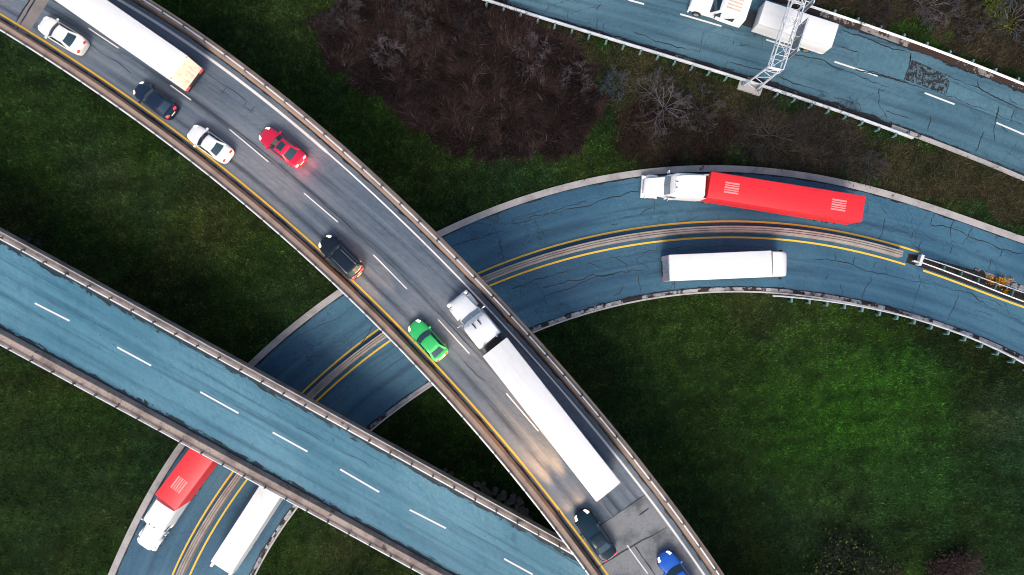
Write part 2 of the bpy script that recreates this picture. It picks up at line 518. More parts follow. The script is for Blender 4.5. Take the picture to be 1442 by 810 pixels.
# ================================================================== measured lines (pixels of the 1442 x 810 photograph)
A_YEL = [(0,18),(83,75),(167,128),(250,183),(353,268),(432,337),(503,403),(573,472),(637,538),(720,637),(787,713),(853,808)]
A_WHT = [(167,0),(290,77),(360,133),(443,200),(523,270),(613,358),(662,407),(720,470),(782,540),(860,633),(910,697),(953,753),(990,808)]
A_DASH = [((125,40),(167,68)),((240,120),(269,141)),((323,182),(378,228)),((428,272),(476,313)),((526,359),(573,407)),((617,450),(661,498)),((713,554),(758,607)),((883,768),(912,808)),((950,860),(985,910))]
B_TOP = [(0,338),(117,403),(227,463),(333,520),(470,597),(560,645),(640,691),(720,735),(803,780)]
B_BOT = [(0,462),(83,507),(143,538),(240,592),(357,655),(493,730),(627,803)]
B_DASH = [((-70,364),(-20,390)),((49,427),(98,452)),((165,489),(213,515)),((282,552),(336,582)),((384,609),(433,636)),((479,661),(534,693)),((577,718),(628,744)),((710,787),(750,809)),((810,842),(860,868))]
C_OUT = [(160,812),(197,740),(233,667),(262,622),(310,566),(360,516),(427,455),(482,416),(550,372),(616,334),(670,309),(720,292),(787,272),(853,256),(910,247),(997,242),(1080,245),(1163,258),(1247,276),(1297,294),(1363,315),(1442,343)]
C_MID = [(255,810),(293,737),(338,668),(385,614),(437,560),(453,540),(538,473),(620,426),(700,385),(720,377),(853,342),(970,325),(1080,324),(1180,337),(1275,362),(1360,390),(1442,421)]
C_IN = [(352,812),(360,793),(417,708),(465,652),(517,603),(600,540),(675,498),(748,463),(827,434),(927,414),(987,407),(1080,405),(1190,420),(1280,441),(1363,468),(1442,504)]
D_TOP = [(1060,-12),(1130,16),(1213,43),(1293,72),(1367,98),(1442,130)]
D_BOT = [(683,1),(720,9),(800,32),(880,55),(960,80),(1040,106),(1170,144),(1230,165),(1290,189),(1380,222),(1442,249)]
D_DASH = [((820,-22),(838,-15)),((885,0),(907,6)),((958,20),(1016,37)),((1079,56),(1126,71)),((1175,87),(1236,107)),((1302,131),(1344,147)),((1403,173),(1450,193)),((1520,222),(1565,240))]

A_y = curve(A_YEL, 4, zA, 30, 22); A_w = curve(A_WHT, 4, zA, 26, 22)
B_t = curve(B_TOP, 2, zB, 30, 22); B_b = curve(B_BOT, 2, zB, 30, 40)
C_o = curve(C_OUT, 7, zC, 16, 22); C_m = curve(C_MID, 7, zC, 16, 22); C_i = curve(C_IN, 7, zC, 16, 22)
D_t = curve(D_TOP, 2, zD, 40, 24); D_b = curve(D_BOT, 3, zD, 30, 24)

# ================================================================== ground roads
def dashes(parent, segs, zf, width, zoff, mat):
    for a, b in segs:
        mb = MB(); line_mb(mb, pxline([a, b], zf, 0.5), width, zoff); mb.build('lane_line', mat, parent)

# ---- the curved ramp
ramp_road = strip_obj('road', C_i, C_o, M_ASPH_C, None, across=14)
tag(ramp_road, 'dark blue cracked asphalt road curving under both overpasses', 'road', kind='structure')
mb = MB()
y1 = offset(C_m, 0.84); y2 = offset(C_m, -0.84)
def cut(P, px_end=None, px_start=None):
    """part of a line left or right of a measured column"""
    q = P
    if px_end is not None: q = q[q[:, 0] <= W(px_end, 0, 0)[0]]
    if px_start is not None: q = q[q[:, 0] >= W(px_start, 0, 0)[0]]
    return q
line_mb(mb, cut(y1, 1303), 0.19, 0.006)
line_mb(mb, cut(y2, 1284), 0.19, 0.006); line_mb(mb, cut(y2, None, 1296), 0.19, 0.006)
mb.build('edge_line', M_YEL, ramp_road)
Z8 = lambda L: [(1080+x/3.0, 270+y/3.0) for x, y in L]
Z7 = lambda L: [(720+x/3.0, 270+y/3.0) for x, y in L]
Z6 = lambda L: [(360+x/3.0, 270+y/3.0) for x, y in L]
Z4 = lambda L: [(1080+x/3.0, y/3.0) for x, y in L]
Z3 = lambda L: [(720+x/3.0, y/3.0) for x, y in L]
Z1 = lambda L: [(x/3.0, y/3.0) for x, y in L]
Z2 = lambda L: [(360+x/3.0, y/3.0) for x, y in L]
mb = MB()
C_CRACKS = [Z8(c) for c in [
    [(690,140),(740,145),(780,160),(850,190),(920,215),(995,240),(1086,260)], [(690,140),(700,110),(712,85)], [(775,195),(790,110)], [(825,220),(850,185),(875,140)],
    [(985,275),(1000,240)], [(930,335),(950,280)], [(770,265),(785,225)], [(640,245),(655,205)], [(604,200),(618,165)], [(605,205),(620,230),(642,246)],
    [(470,205),(490,160),(500,110)], [(510,95),(485,60)], [(840,290),(850,262)], [(965,200),(985,150)],
    [(200,285),(285,290),(330,300),(380,320),(440,340),(500,350),(560,360),(650,380),(720,395),(800,420),(860,430),(900,460),(960,490),(1020,520),(1086,560)],
    [(440,345),(445,380),(415,410),(400,455)], [(650,385),(630,430),(620,470),(600,505)], [(810,430),(795,490),(760,550)], [(165,345),(150,415)], [(262,350),(248,378)], [(310,390),(320,436)],
    [(285,262),(288,290)], [(372,275),(365,312)], [(460,300),(450,325)], [(500,310),(505,348)], [(640,345),(650,380)], [(860,430),(930,450),(1000,490)], [(1000,470),(1025,520)], [(870,500),(920,505),(960,520)], [(30,80),(36,110)],
]] + [Z7(c) for c in [
    [(0,135),(60,130),(150,100),(250,75),(330,55),(440,20),(540,0)], [(0,118),(40,100),(100,85),(150,68)], [(60,112),(140,96),(240,62),(320,42)], [(0,110),(16,135)], [(100,120),(115,165),(120,240)], [(210,75),(218,120)], [(605,40),(608,85),(580,130),(540,140)], [(540,100),(570,82),(608,70)],
    [(700,100),(705,130),(760,122),(800,104)], [(875,98),(877,122)], [(470,115),(500,105)], [(420,140),(450,138)],
    [(0,410),(150,355),(300,310),(450,275),(600,248),(780,232),(950,228),(1080,232)], [(130,405),(180,390),(240,378),(290,370),(340,345),(375,362),(440,345)], [(320,300),(400,330),(440,320)], [(440,278),(490,300),(500,340)], [(535,300),(555,310),(580,330)],
    [(540,348),(538,380),(545,425)], [(690,380),(691,415)], [(145,440),(220,412),(330,372),(450,348),(560,330)], [(840,378),(845,400)], [(1025,368),(1030,395)], [(370,460),(372,480)], [(430,440),(460,420),(470,395)], [(612,232),(616,250)],
]] + [Z6(c) for c in [[(810,240),(900,205),(980,180),(1080,170)], [(1030,210),(1055,300)], [(960,190),(1000,175)], [(30,700),(150,620),(270,560),(400,505)], [(500,560),(440,640)]]]
for i, c in enumerate(C_CRACKS): crack_obj(ramp_road, c, zC, 0.11 if len(c) > 6 else 0.085, 0.008, 0.09, i)
# kerbs
kerb_prof = [(-0.02, 0.0), (-0.02, 0.11), (0.66, 0.12), (0.66, -0.3), (-0.02, -0.3)]
mb = MB(); mb.sweep(C_o, kerb_prof)
ko = mb.build('kerb', M_KERB)
tag(ko, 'wide pale concrete kerb along the outer side of the curved road', 'kerb', kind='structure')
mb = MB(); mb.sweep(C_i[::-1], [(-0.02, 0.0), (-0.02, 0.09), (0.32, 0.10), (0.32, -0.3), (-0.02, -0.3)])
ki = mb.build('kerb', M_KERB2)
tag(ki, 'broken dirty concrete kerb along the inner side of the curved road', 'kerb', kind='structure')

mb = MB(); mb.sweep(C_i[::-1], [(0.36, -0.3), (0.36, 0.12), (0.52, 0.12), (0.52, -0.3)]); mb.build('kerb_lip', M_KERB_LIP, ki)

# ---- the highway in the upper right
highway = strip_obj('road', D_b, D_t, M_ASPH_D, None, across=14)
tag(highway, 'patched blue grey two lane highway under the lattice gantry', 'road', kind='structure')
dashes(highway, D_DASH, zD, 0.18, 0.012, M_WHT)
mb = MB()
for q in ([(1184,42),(1285,76),(1274,115),(1206,91)], [(1338,115),(1428,155),(1421,172),(1331,135)]): pxquad(mb, q, zD, 0.005)
mb.build('asphalt_patch', M_PATCH, highway)
o = strip_obj('asphalt_patch', pxline([(1273,112),(1330,133)], zD), pxline([(1285,84),(1338,108)], zD), M_PATCH_ROUGH, highway, across=8, zoff=0.006)
mb = MB()
D_CRACKS = [Z3(c) for c in [[(160,20),(152,38),(140,55)], [(240,40),(235,90)], [(365,80),(362,125)], [(390,100),(390,125)], [(515,135),(600,170),(700,200),(790,220)], [(795,225),(800,205)], [(815,135),(805,195)], [(915,250),(905,290)], [(915,262),(980,280),(1080,300)], [(665,75),(640,150)], [(380,15),(360,45)], [(940,170),(935,195)], [(960,192),(1010,190)], [(1030,130),(1022,160)]]] + \
    [Z4(c) for c in [[(50,320),(110,350),(180,370),(260,400)], [(100,225),(160,235),(220,255),(300,290),(370,310),(440,345),(520,370)], [(475,375),(470,445),(500,480),(505,500)], [(500,470),(560,490),(610,505)], [(690,490),(680,555)], [(920,555),(900,590),(880,640)], [(980,450),(965,510),(960,545),(965,600)], [(990,530),(1020,560)],
     [(370,290),(480,320),(590,350),(700,385),(800,420),(900,455),(1000,495),(1086,530)], [(610,225),(605,258),(760,320),(900,380),(1000,430),(1086,468)], [(310,125),(420,165),(520,198),(610,228)], [(610,228),(598,290),(580,345)], [(290,195),(388,222)], [(388,222),(375,280)], [(590,350),(500,320),(380,285)], [(770,345),(755,405)], [(1045,460),(1028,515)], [(890,340),(900,370)], [(1020,405),(1030,430),(1060,445)], [(470,375),(500,385)], [(860,455),(862,475)], [(280,410),(330,425),(370,440)], [(40,335),(55,300)], [(700,590),(760,620)]]]
for i, c in enumerate(D_CRACKS): crack_obj(highway, c, zD, 0.13 if len(c) > 3 else 0.09, 0.016, 0.08, i+100)
# narrow broken kerb strips beside it
mb = MB(); mb.sweep(D_t, [(0.0, -0.2), (0.0, 0.035), (0.75, 0.05), (0.75, -0.2)])
tag(mb.build('kerb', M_VERGE), 'crumbling kerb strip with rusty dirt along the far side of the highway', 'kerb', kind='structure')
nb_ = int(np.argmin(np.abs(D_b[:, 0]-W(1262, 0, 0)[0])))
mb = MB(); mb.sweep(D_b[nb_:][::-1], [(0.0, -0.2), (0.0, 0.06), (0.46, 0.07), (0.46, -0.2)])
tag(mb.build('kerb', M_KERB), 'pale kerb of the highway beyond the end of the near guardrail', 'kerb', kind='structure')
mb = MB(); mb.sweep(D_b[:nb_+1][::-1], [(0.0, -0.2), (0.0, 0.035), (0.30, 0.05), (0.30, -0.2)])
tag(mb.build('kerb', M_VERGE2), 'dark crumbling verge strip between the highway and its near guardrail', 'kerb', kind='structure')

# ================================================================== overpasses
def prism(L, R, thick, zoff, inset=0.0):
    n = max(len(L), len(R)); l = resample(L, n); r = resample(R, n)
    mb = MB(); vs = []
    for i in range(n):
        d = (r[i]-l[i]); d = d/np.linalg.norm(d[:2]); d[2] = 0
        a = l[i]+d*0; b = r[i]
        vs += [(a[0],a[1],a[2]+zoff), (b[0],b[1],b[2]+zoff), (b[0],b[1],b[2]+zoff-0.28), (b[0]-d[0]*1.0,b[1]-d[1]*1.0,b[2]+zoff-thick), (a[0]+d[0]*1.0,a[1]+d[1]*1.0,a[2]+zoff-thick), (a[0],a[1],a[2]+zoff-0.28)]
    fs = []
    for i in range(n-1):
        for k in range(6):
            k2 = (k+1) % 6
            fs.append((i*6+k, i*6+k2, (i+1)*6+k2, (i+1)*6+k))
    fs.append(tuple(range(6))[::-1]); fs.append(tuple((n-1)*6+k for k in range(6)))
    return mb.add(vs, fs)

POST_COUNT = 0
def railing(parapet, path, spacing, h0, h1, r, out, phase=0.0):
    """a pipe rail on short posts, children of the parapet"""
    mb = MB(); P = np.array(path); P[:, 2] += h1
    mb.tube(P, r, 7); mb.build('handrail', M_STEEL_W, parapet, smooth=True)
    d = np.r_[0, np.cumsum(np.linalg.norm(np.diff(P[:, :2], axis=0), axis=1))]
    proto = None
    s = phase; nn = normals(P); k = 0
    while s < d[-1] and k < 95:
        x, y, z = (np.interp(s, d, P[:, j]) for j in range(3))
        a = math.atan2(np.interp(s, d, np.gradient(P[:, 1])), np.interp(s, d, np.gradient(P[:, 0])))
        if proto is None:
            q = MB(); q.box(-0.06, 0.06, -0.10, 0.10, h0-h1, -0.03); q.box(-0.13, 0.13, -0.16, 0.16, h0-h1, h0-h1+0.03); q.box(-0.09, 0.09, -0.075, 0.075, -0.05, 0.075)
            o = proto = q.build('post', M_POST_D, parapet)
        else:
            o = proto.copy(); COL.objects.link(o); o.parent = parapet
        o.location = (x, y, z); o.rotation_euler = (0, 0, a)
        s += spacing; k += 1

def piers(parent, L, R, stations, zdeck_off, avoid):
    n = max(len(L), len(R)); l = resample(L, n); r = resample(R, n)
    for t in stations:
        i = int(t*(n-1)); a = l[i]; b = r[i]; d = (b-a)/np.linalg.norm(b-a)
        m = (a+b)/2
        ok = True
        for f in (-0.32, 0.0, 0.32):
            p = m+(b-a)*f
            for poly, w in avoid:
                if inside(poly, np.array([p[0]]), np.array([p[1]]))[0]: ok = False
        if not ok: continue
        mb = MB()
        ang = math.atan2(d[1], d[0]); w = np.linalg.norm((b-a)[:2])
        mb.box(-w*0.42, w*0.42, -0.55, 0.55, m[2]+zdeck_off-0.9, m[2]+zdeck_off, 0.05)
        for f in (-0.28, 0.28):
            mb.tube([(w*f, 0, -0.4), (w*f, 0, m[2]+zdeck_off-0.85)], 0.5, 16)
        o = mb.build('pier', M_DECK, parent); o.location = (m[0], m[1], 0); o.rotation_euler = (0, 0, ang)

C_poly = np.vstack([offset(C_o, 1.6)[:, :2], offset(C_i, -1.6)[::-1][:, :2]])
D_poly = np.vstack([offset(D_t, 1.6)[:, :2], offset(D_b, -1.6)[::-1][:, :2]])
B_poly = np.vstack([offset(B_t, 2.2)[:, :2], offset(B_b, -2.2)[::-1][:, :2]])

# ---- upper overpass (A): travel runs from the top left to the bottom right of the frame along the arrays
A_li = offset(A_y, -0.40); A_ri = offset(A_w, 0.62)       # inner faces of the parapets
A_lo = offset(A_y, -1.24); A_ro = offset(A_w, 1.52)
over_a = empty('overpass', tuple((A_y[len(A_y)//2]+A_w[len(A_w)//2])/2 * np.array([1,1,0])))
tag(over_a, 'long curved two lane overpass with tan parapets carrying cars and white trucks', 'overpass')
def adopt(o, root):
    """keep the world position under a root that only has a location"""
    o.parent = root; o.location = Vector(o.location) - root.location
    return o
KID_A = []
surf_a = strip_obj('road_surface', A_li, A_ri, M_ASPH_A, None, across=14, zf=zA); KID_A.append(surf_a)
KID_A.append(prism(A_lo, A_ro, 0.9, -0.16).build('deck', M_DECK))
mb = MB(); line_mb(mb, A_y, 0.19, 0.010); mb.build('edge_line', M_YEL, surf_a)
ia = int(np.argmin(np.abs(A_w[:, 1]-W(0, 215, 8)[1]))); ib = int(np.argmin(np.abs(A_w[:, 1]-W(0, 560, 9)[1])))
for q0, q1, wd_, m_ in ((0, ia+1, 0.26, M_WHT_EDGE), (ia, ib+1, 0.15, M_WHT_WORN), (ib, len(A_w), 0.20, M_WHT_EDGE)):
    mb = MB(); line_mb(mb, A_w[q0:q1], wd_, 0.012); mb.build('edge_line', m_, surf_a)
dashes(surf_a, A_DASH, zA, 0.11, 0.014, M_WHT_EDGE)
# concrete slabs at the lower end and the expansion joint at the upper end
mb = MB(); pxquad(mb, [(818,759.5),(913,693.5),(1040,880),(932,940)], zA, 0.005, 14); mb.build('approach_slab', M_SLAB, surf_a)
def jl(t, off): return (49-0.52*t+0.854*off, 0.854*t+0.52*off)
mb = MB(); pxquad(mb, [jl(-60,1.5), jl(-60,18), jl(47,17), jl(53,1.5)], zA, 0.006, 10)
pxquad(mb, [jl(-60,-5), jl(-60,-1.2), jl(53,-1.2), jl(53,-5)], zA, 0.006, 10); mb.build('expansion_joint', M_JOINT_CONC, surf_a)
mb = MB()
A_CRACKS = [[jl(-60,0.2), jl(0,0.2), jl(56,0.2)], [jl(-55,-6.5), jl(40,-6.5)],
    [(818,759.5),(846,740),(880,716.5),(911,695.5)], [(838,802),(852,792),(893,768),(943,741)], [(850,710),(863,727)], [(893,768),(907,788),(926,815)], [(899,726),(914,715)], [(786,716),(792,730)], [(812,763),(818,760)]]
for i, c in enumerate(A_CRACKS): crack_obj(surf_a, c, zA, 0.16, 0.010, 0.03, i+300)
crack_obj(surf_a, [(262,133),(300,160),(333,184),(360,205),(400,238),(437,270),(480,308),(520,345),(560,382),(600,422),(640,464),(680,508)], zA, 0.10, 0.008, 0.02, 5)
for c in [Z1(c) for c in [[(870,308),(912,335),(958,366)], [(958,366),(930,402)], [(930,402),(880,372),(840,345)], [(958,366),(1000,395),(1040,425)], [(1080,445),(1062,475),(1025,452)], [(1045,425),(1025,452)], [(380,185),(440,230),(500,260),(560,310)]]] + [Z6(c) for c in [[(535,165),(553,148)], [(700,640),(760,720),(820,800)], [(880,720),(930,770),(970,800)]]]:
    crack_obj(surf_a, c, zA, 0.07, 0.008, 0.05, 9)
def parapet(inner, outer, h, mat, side):
    mb = MB(); n = max(len(inner), len(outer)); a = resample(inner, n); b = resample(outer, n)
    vs = []
    for i in range(n):
        q0 = a[i]; q1 = b[i]; d = q1-q0
        for f, z in ((0.0, -0.22), (0.0, 0.0), (0.10, 0.30), (0.18, h-0.04), (0.22, h), (0.97, h-0.02), (1.0, h-0.06), (1.0, -0.22)):
            vs.append((q0[0]+d[0]*f, q0[1]+d[1]*f, q0[2]+d[2]*f+z))
    fs = []
    for i in range(n-1):
        for k in range(8):
            k2 = (k+1) % 8; fs.append((i*8+k, i*8+k2, (i+1)*8+k2, (i+1)*8+k))
    fs.append(tuple(range(8))[::-1]); fs.append(tuple((n-1)*8+k for k in range(8)))
    mb.add(vs, fs)
    return mb.build('parapet', mat)
pl = parapet(offset(A_y, -0.42), offset(A_y, -1.20), 0.75, M_PARA_A, -1)
railing(pl, offset(A_y, -1.22), 2.15, -0.15, 0.92, 0.085, -1)
pr = parapet(offset(A_w, 0.64), offset(A_w, 1.50), 0.75, M_PARA_A, 1)
railing(pr, offset(A_w, 1.10), 2.4, 0.72, 1.05, 0.075, 1)
KID_A += [pl, pr]
for k in KID_A: adopt(k, over_a)
PA = empty('piers_tmp')
piers(over_a, A_lo, A_ro, [0.02,0.14,0.27,0.39,0.63,0.76,0.97], -1.0, [(C_poly, 0), (B_poly, 0)])
bpy.data.objects.remove(PA)
for o in over_a.children:
    if o.name.startswith('pier'): o.location = Vector(o.location) - over_a.location

# ---- middle overpass (B)
B_to = offset(B_t, 1.06); B_bo = offset(B_b, -1.16)
over_b = empty('overpass', tuple((B_t[len(B_t)//2]+B_b[len(B_b)//2])/2 * np.array([1,1,0])))
tag(over_b, 'straight empty pale blue overpass with stained grey parapets', 'overpass')
KID_B = []
surf_b = strip_obj('road_surface', B_b, B_t, M_ASPH_B, None, across=14, zf=zB); KID_B.append(surf_b)
KID_B.append(prism(offset(B_b, -1.10), offset(B_t, 1.0), 0.7, -0.10).build('deck', M_DECK))
dashes(surf_b, B_DASH, zB, 0.17, 0.010, M_WHT)
mb = MB()
Zb = lambda L: [(360+x/3.0, 540+y/3.0) for x, y in L]
for c in [Zb(c) for c in [[(165,185),(230,215),(320,265)], [(330,270),(420,315),(500,358)], [(85,60),(170,105)], [(200,115),(260,150)], [(400,225),(440,248)]]]: crack_obj(surf_b, c, zB, 0.07, 0.008, 0.05, 44)
p1 = parapet(offset(B_t, 0.02), offset(B_t, 1.02), 0.62, M_PARA_B, 1)
railing(p1, offset(B_t, 0.42), 2.35, 0.55, 0.95, 0.075, 1)
mb = MB(); P = offset(B_t, 0.93); P[:, 2] += 0.68; mb.tube(P, 0.05, 6); mb.build('conduit', M_STEEL, p1)
p2 = parapet(offset(B_b, -0.02), offset(B_b, -1.10), 0.62, M_PARA_B, -1)
railing(p2, offset(B_b, -1.06), 2.3, 0.0, 0.85, 0.075, -1)
KID_B += [p1, p2]
for k in KID_B: adopt(k, over_b)
piers(over_b, B_bo, B_to, [0.02,0.13,0.24,0.34,0.55,0.63,0.72,0.80,0.9], -0.8, [(C_poly, 0)])
for o in over_b.children:
    if o.name.startswith('pier'): o.location = Vector(o.location) - over_b.location

# ================================================================== median barrier and guardrails
med = cut(C_m, 1274)
mb = MB(); mb.sweep(med, [(0.37, 0.0), (0.35, 0.30), (0.33, 0.78), (0.30, 0.82), (0.15, 0.82), (0.14, 0.70), (0.08, 0.70), (0.07, 0.83), (-0.07, 0.83), (-0.08, 0.70), (-0.14, 0.70), (-0.15, 0.82), (-0.30, 0.82), (-0.33, 0.78), (-0.35, 0.30), (-0.37, 0.0)])
tag(mb.build('concrete_barrier', M_MEDIAN), 'tan concrete median barrier between the yellow lines of the curved road', 'barrier')

def guardrail(path, label, spacing, side, group=None, post_dir=1, h=0.72, skip0=0.6, blocks=0.26, radw=0.30, thick=0.056):
    """a W-beam on posts set behind it"""
    root = empty('guardrail', tuple(path[0]))
    tag(root, label, 'guardrail', group)
    P = np.array(path) - np.array(path[0])
    mb = MB()
    w = radw/2
    s = side
    mb.sweep(P, [(0, h-w), (s*0.07, h-w*0.75), (s*0.11, h-w*0.45), (s*0.03, h-w*0.1), (s*0.03, h+w*0.1), (s*0.11, h+w*0.45), (s*0.07, h+w*0.75), (0, h+w), (-s*thick, h+w), (-s*thick, h-w)])
    r = mb.build('rail', M_STEEL_W, root)
    d = np.r_[0, np.cumsum(np.linalg.norm(np.diff(P[:, :2], axis=0), axis=1))]
    x = skip0; proto = None; k = 0
    g0 = np.gradient(P[:, 0]); g1 = np.gradient(P[:, 1])
    while x < d[-1]-0.1 and k < 95:
        px, py, pz = (np.interp(x, d, P[:, j]) for j in range(3))
        a = math.atan2(np.interp(x, d, g1), np.interp(x, d, g0))
        if proto is None:
            q = MB()
            y0, y1 = sorted((-s*(thick+.002), -s*(0.10+blocks)))
            q.box(-0.08, 0.08, y0, y1, h-0.18, h+0.12)
            y2, y3 = sorted((-s*(0.10+blocks), -s*(0.28+blocks)))
            q.box(-0.10, 0.10, y2, y3, -0.4, h+0.10)
            o = proto = q.build('post', M_POST, root)
        else:
            o = proto.copy(); COL.objects.link(o); o.parent = root
        o.location = (px, py, pz); o.rotation_euler = (0, 0, a)
        x += spacing; k += 1
    return root

# lower rail of the highway
gl = curve([(600,-28),(683,-1),(720,10),(800,35),(880,60),(960,86),(1040,112),(1080,123),(1170,150),(1223,168),(1285,196)], 3, lambda a, b: 0.7, 20, 0)
gl[:, 2] = 0
guardrail(gl, 'pale steel guardrail along the near edge of the highway beside the gantry foot', 1.87, 1, 'guardrails', thick=0.16)
gu = curve([(1050,-22),(1130,10),(1213,33),(1293,59),(1367,87),(1440,120)], 2, lambda a, b: 0.7, 24, 22)
gu[:, 2] = 0
guardrail(gu, 'pale steel guardrail along the far edge of the highway above the scrub', 2.55, -1, 'guardrails', blocks=0.15)
gc = curve([(1088,417),(1150,422),(1197,429),(1280,448),(1363,474),(1440,511)], 3, lambda a, b: 0.7, 0, 22)
gc[:, 2] = 0
guardrail(gc, 'pale steel guardrail on the grass side of the curved road at the lower right', 1.87, 1, 'guardrails', skip0=2.0)
# the pair of rails that follows the concrete barrier
mp = C_m[C_m[:, 0] >= W(1279, 0, 0)[0]]
root = empty('guardrail', tuple(mp[0])); tag(root, 'double steel median guardrail starting at the end of the concrete barrier', 'guardrail', 'guardrails')
mp = mp - mp[0]
t = np.linspace(0, 1, len(mp)); wid = 0.26 + 0.22*np.clip(t*2.5, 0, 1)
ra = offset(mp, wid); rb = offset(mp, -wid)
for q, s in ((ra, 1), (rb, -1)):
    mb = MB(); mb.sweep(q, [(0, .58), (s*.04, .62), (s*.05, .66), (s*.01, .71), (s*.01, .73), (s*.05, .78), (s*.04, .82), (0, .86), (-s*.03, .86), (-s*.03, .58)]); mb.build('rail', M_STEEL_W, root)
d = np.r_[0, np.cumsum(np.linalg.norm(np.diff(mp[:, :2], axis=0), axis=1))]
x = 2.6
proto = None
while x < d[-1]:
    p = [np.interp(x, d, mp[:, j]) for j in range(2)]; i = int(np.interp(x, d, np.arange(len(mp))))
    a = math.atan2(np.gradient(mp[:, 1])[i], np.gradient(mp[:, 0])[i])
    if proto is None:
        q = MB(); q.box(-0.09, 0.09, -0.42, 0.42, 0.64, 0.80); q.box(-0.10, 0.10, -0.10, 0.10, -0.3, 0.66); o = proto = q.build('post', M_POST_DIM, root)
    else: o = proto.copy(); COL.objects.link(o); o.parent = root
    o.location = (p[0], p[1], 0); o.rotation_euler = (0, 0, a); x += 1.9
a = math.atan2(mp[2,1]-mp[0,1], mp[2,0]-mp[0,0])
q = MB(); q.box(-0.16, 0.16, -0.62, 0.52, 0.30, 0.92, 0.02); q.box(-0.7, -0.16, -0.42, -0.30, 0.45, 0.85); o = q.build('end_plate', M_STEEL_W, root); o.rotation_euler = (0, 0, a)
# dark soil strip under the rails
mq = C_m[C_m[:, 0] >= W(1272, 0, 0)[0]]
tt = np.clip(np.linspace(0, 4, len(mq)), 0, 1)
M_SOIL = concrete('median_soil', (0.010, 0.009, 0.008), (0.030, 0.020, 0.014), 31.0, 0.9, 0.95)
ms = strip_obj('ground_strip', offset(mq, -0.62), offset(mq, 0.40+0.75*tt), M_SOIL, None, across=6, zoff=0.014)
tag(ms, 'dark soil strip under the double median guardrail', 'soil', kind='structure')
mb = MB(); mk = offset(mq, 1.0); mb.sweep(mk[int(len(mk)*0.22):], [(-.28, 0.0), (-.28, .05), (.28, .06), (.28, 0.0)])
tag(mb.build('kerb', M_KERB2), 'low cracked kerb beside the double median guardrail', 'kerb', kind='structure')

# ================================================================== vehicles
M_TYRE = simple('tyre_rubber', (0.015, 0.015, 0.016), 0.85, vary=0.2)
M_RIM = simple('wheel_rim', (0.45, 0.46, 0.48), 0.35, 0.7)
M_GLASS = simple('car_glass', (0.016, 0.042, 0.062), 0.06, coat=0.4, vary=0)  # blue in the base colour stands in for reflected sky
M_TRUCKGLASS = simple('truck_windscreen', (0.20, 0.25, 0.29), 0.08, vary=0)  # pale base colour imitates the sky mirrored in the raked pane
M_TRIM = simple('black_trim', (0.012, 0.012, 0.014), 0.5, vary=0)
M_CHASSIS = simple('chassis_black', (0.020, 0.021, 0.024), 0.55, vary=0.3)
M_HEAD = simple('lit_headlight', (0.9, 0.85, 0.8), 0.2, vary=0, emit=(1.0, 0.62, 0.36), estr=2.0)
M_HEAD_FAINT = simple('headlight_lens', (0.75, 0.78, 0.80), 0.15, vary=0, emit=(1.0, 0.90, 0.85), estr=0.9)  # lens given a weak glow of its own by emission
M_TAIL = simple('lit_tail_light', (0.6, 0.02, 0.02), 0.2, vary=0, emit=(1.0, 0.02, 0.025), estr=2.2)
M_TAIL_HOT = simple('brake_light', (0.8, 0.05, 0.05), 0.2, vary=0, emit=(1.0, 0.22, 0.18), estr=4.0)
M_TAIL_FAINT = simple('tail_light_lens', (0.55, 0.02, 0.025), 0.2, vary=0, emit=(1.0, 0.05, 0.04), estr=0.3)  # red lens with a faint emission added, so not fully dark
M_TAIL_DIM = simple('dull_red_lens', (0.55, 0.16, 0.16), 0.3, vary=0.1)
M_AMBER = simple('amber_lamp', (0.8, 0.3, 0.02), 0.3, vary=0, emit=(1.0, 0.35, 0.05), estr=1.2)
M_PLATE = simple('number_plate', (0.75, 0.70, 0.62), 0.5, vary=0.1)
M_PLATE_LIT = simple('lit_number_plate', (0.75, 0.65, 0.50), 0.5, vary=0, emit=(1.0, 0.75, 0.55), estr=0.3)
M_CHROME = simple('chrome', (0.7, 0.72, 0.74), 0.15, 0.9, vary=0)
M_WHITE = simple('white_truck_paint', (0.82, 0.815, 0.80), 0.55, coat=0.2, vary=0.04, scale=0.8)
def truck_roof(name, col, dirt, amount, seed):
    m, nt, b = new_mat(name)
    tc = N(nt, 'ShaderNodeTexCoord'); v = tc.outputs['Object']
    n1 = noise(nt, scaled(nt, v, (0.25, 2.5, 1)), 1.0, 5, 0.6, seed); n2 = noise(nt, v, 1.2, 5, 0.6, seed+2)
    c = mixc(nt, math_(nt, 'MULTIPLY', ramp(nt, n1, 0.45, 0.75), amount), col, dirt)
    c = mixc(nt, math_(nt, 'MULTIPLY', ramp(nt, n2, 0.50, 0.78), amount), c, dirt)
    wv = N(nt, 'ShaderNodeTexWave', wave_type='BANDS', bands_direction='X'); nt.links.new(v, wv.inputs['Vector']); wv.inputs['Scale'].default_value = 0.52
    seam = ramp(nt, wv.outputs['Fac'], 0.990, 0.999)
    c = mixc(nt, math_(nt, 'MULTIPLY', seam, 0.10), c, dirt)
    nt.links.new(c, b.inputs['Base Color']); b.inputs['Roughness'].default_value = 0.45
    return m
M_BOXW = truck_roof('white_trailer_panel', (0.77, 0.755, 0.73), (0.58, 0.565, 0.54), 0.35, 1.0)
M_BOXR = truck_roof('red_trailer_panel', (0.78, 0.022, 0.030), (0.55, 0.016, 0.020), 0.5, 3.0)
M_LETTER = simple('pale_red_lettering', (0.80, 0.26, 0.25), 0.5, vary=0.1)
M_REAR = truck_roof('dirty_trailer_door', (0.80, 0.77, 0.73), (0.30, 0.22, 0.17), 0.6, 6.0)

def paint(name, col, rough=0.32, metal=0.0):
    dark = max(col) < 0.06
    return simple(name, col, rough, metal, coat=0.12 if dark else 0.4, vary=0.08, spec=0.25 if dark else 0.5)

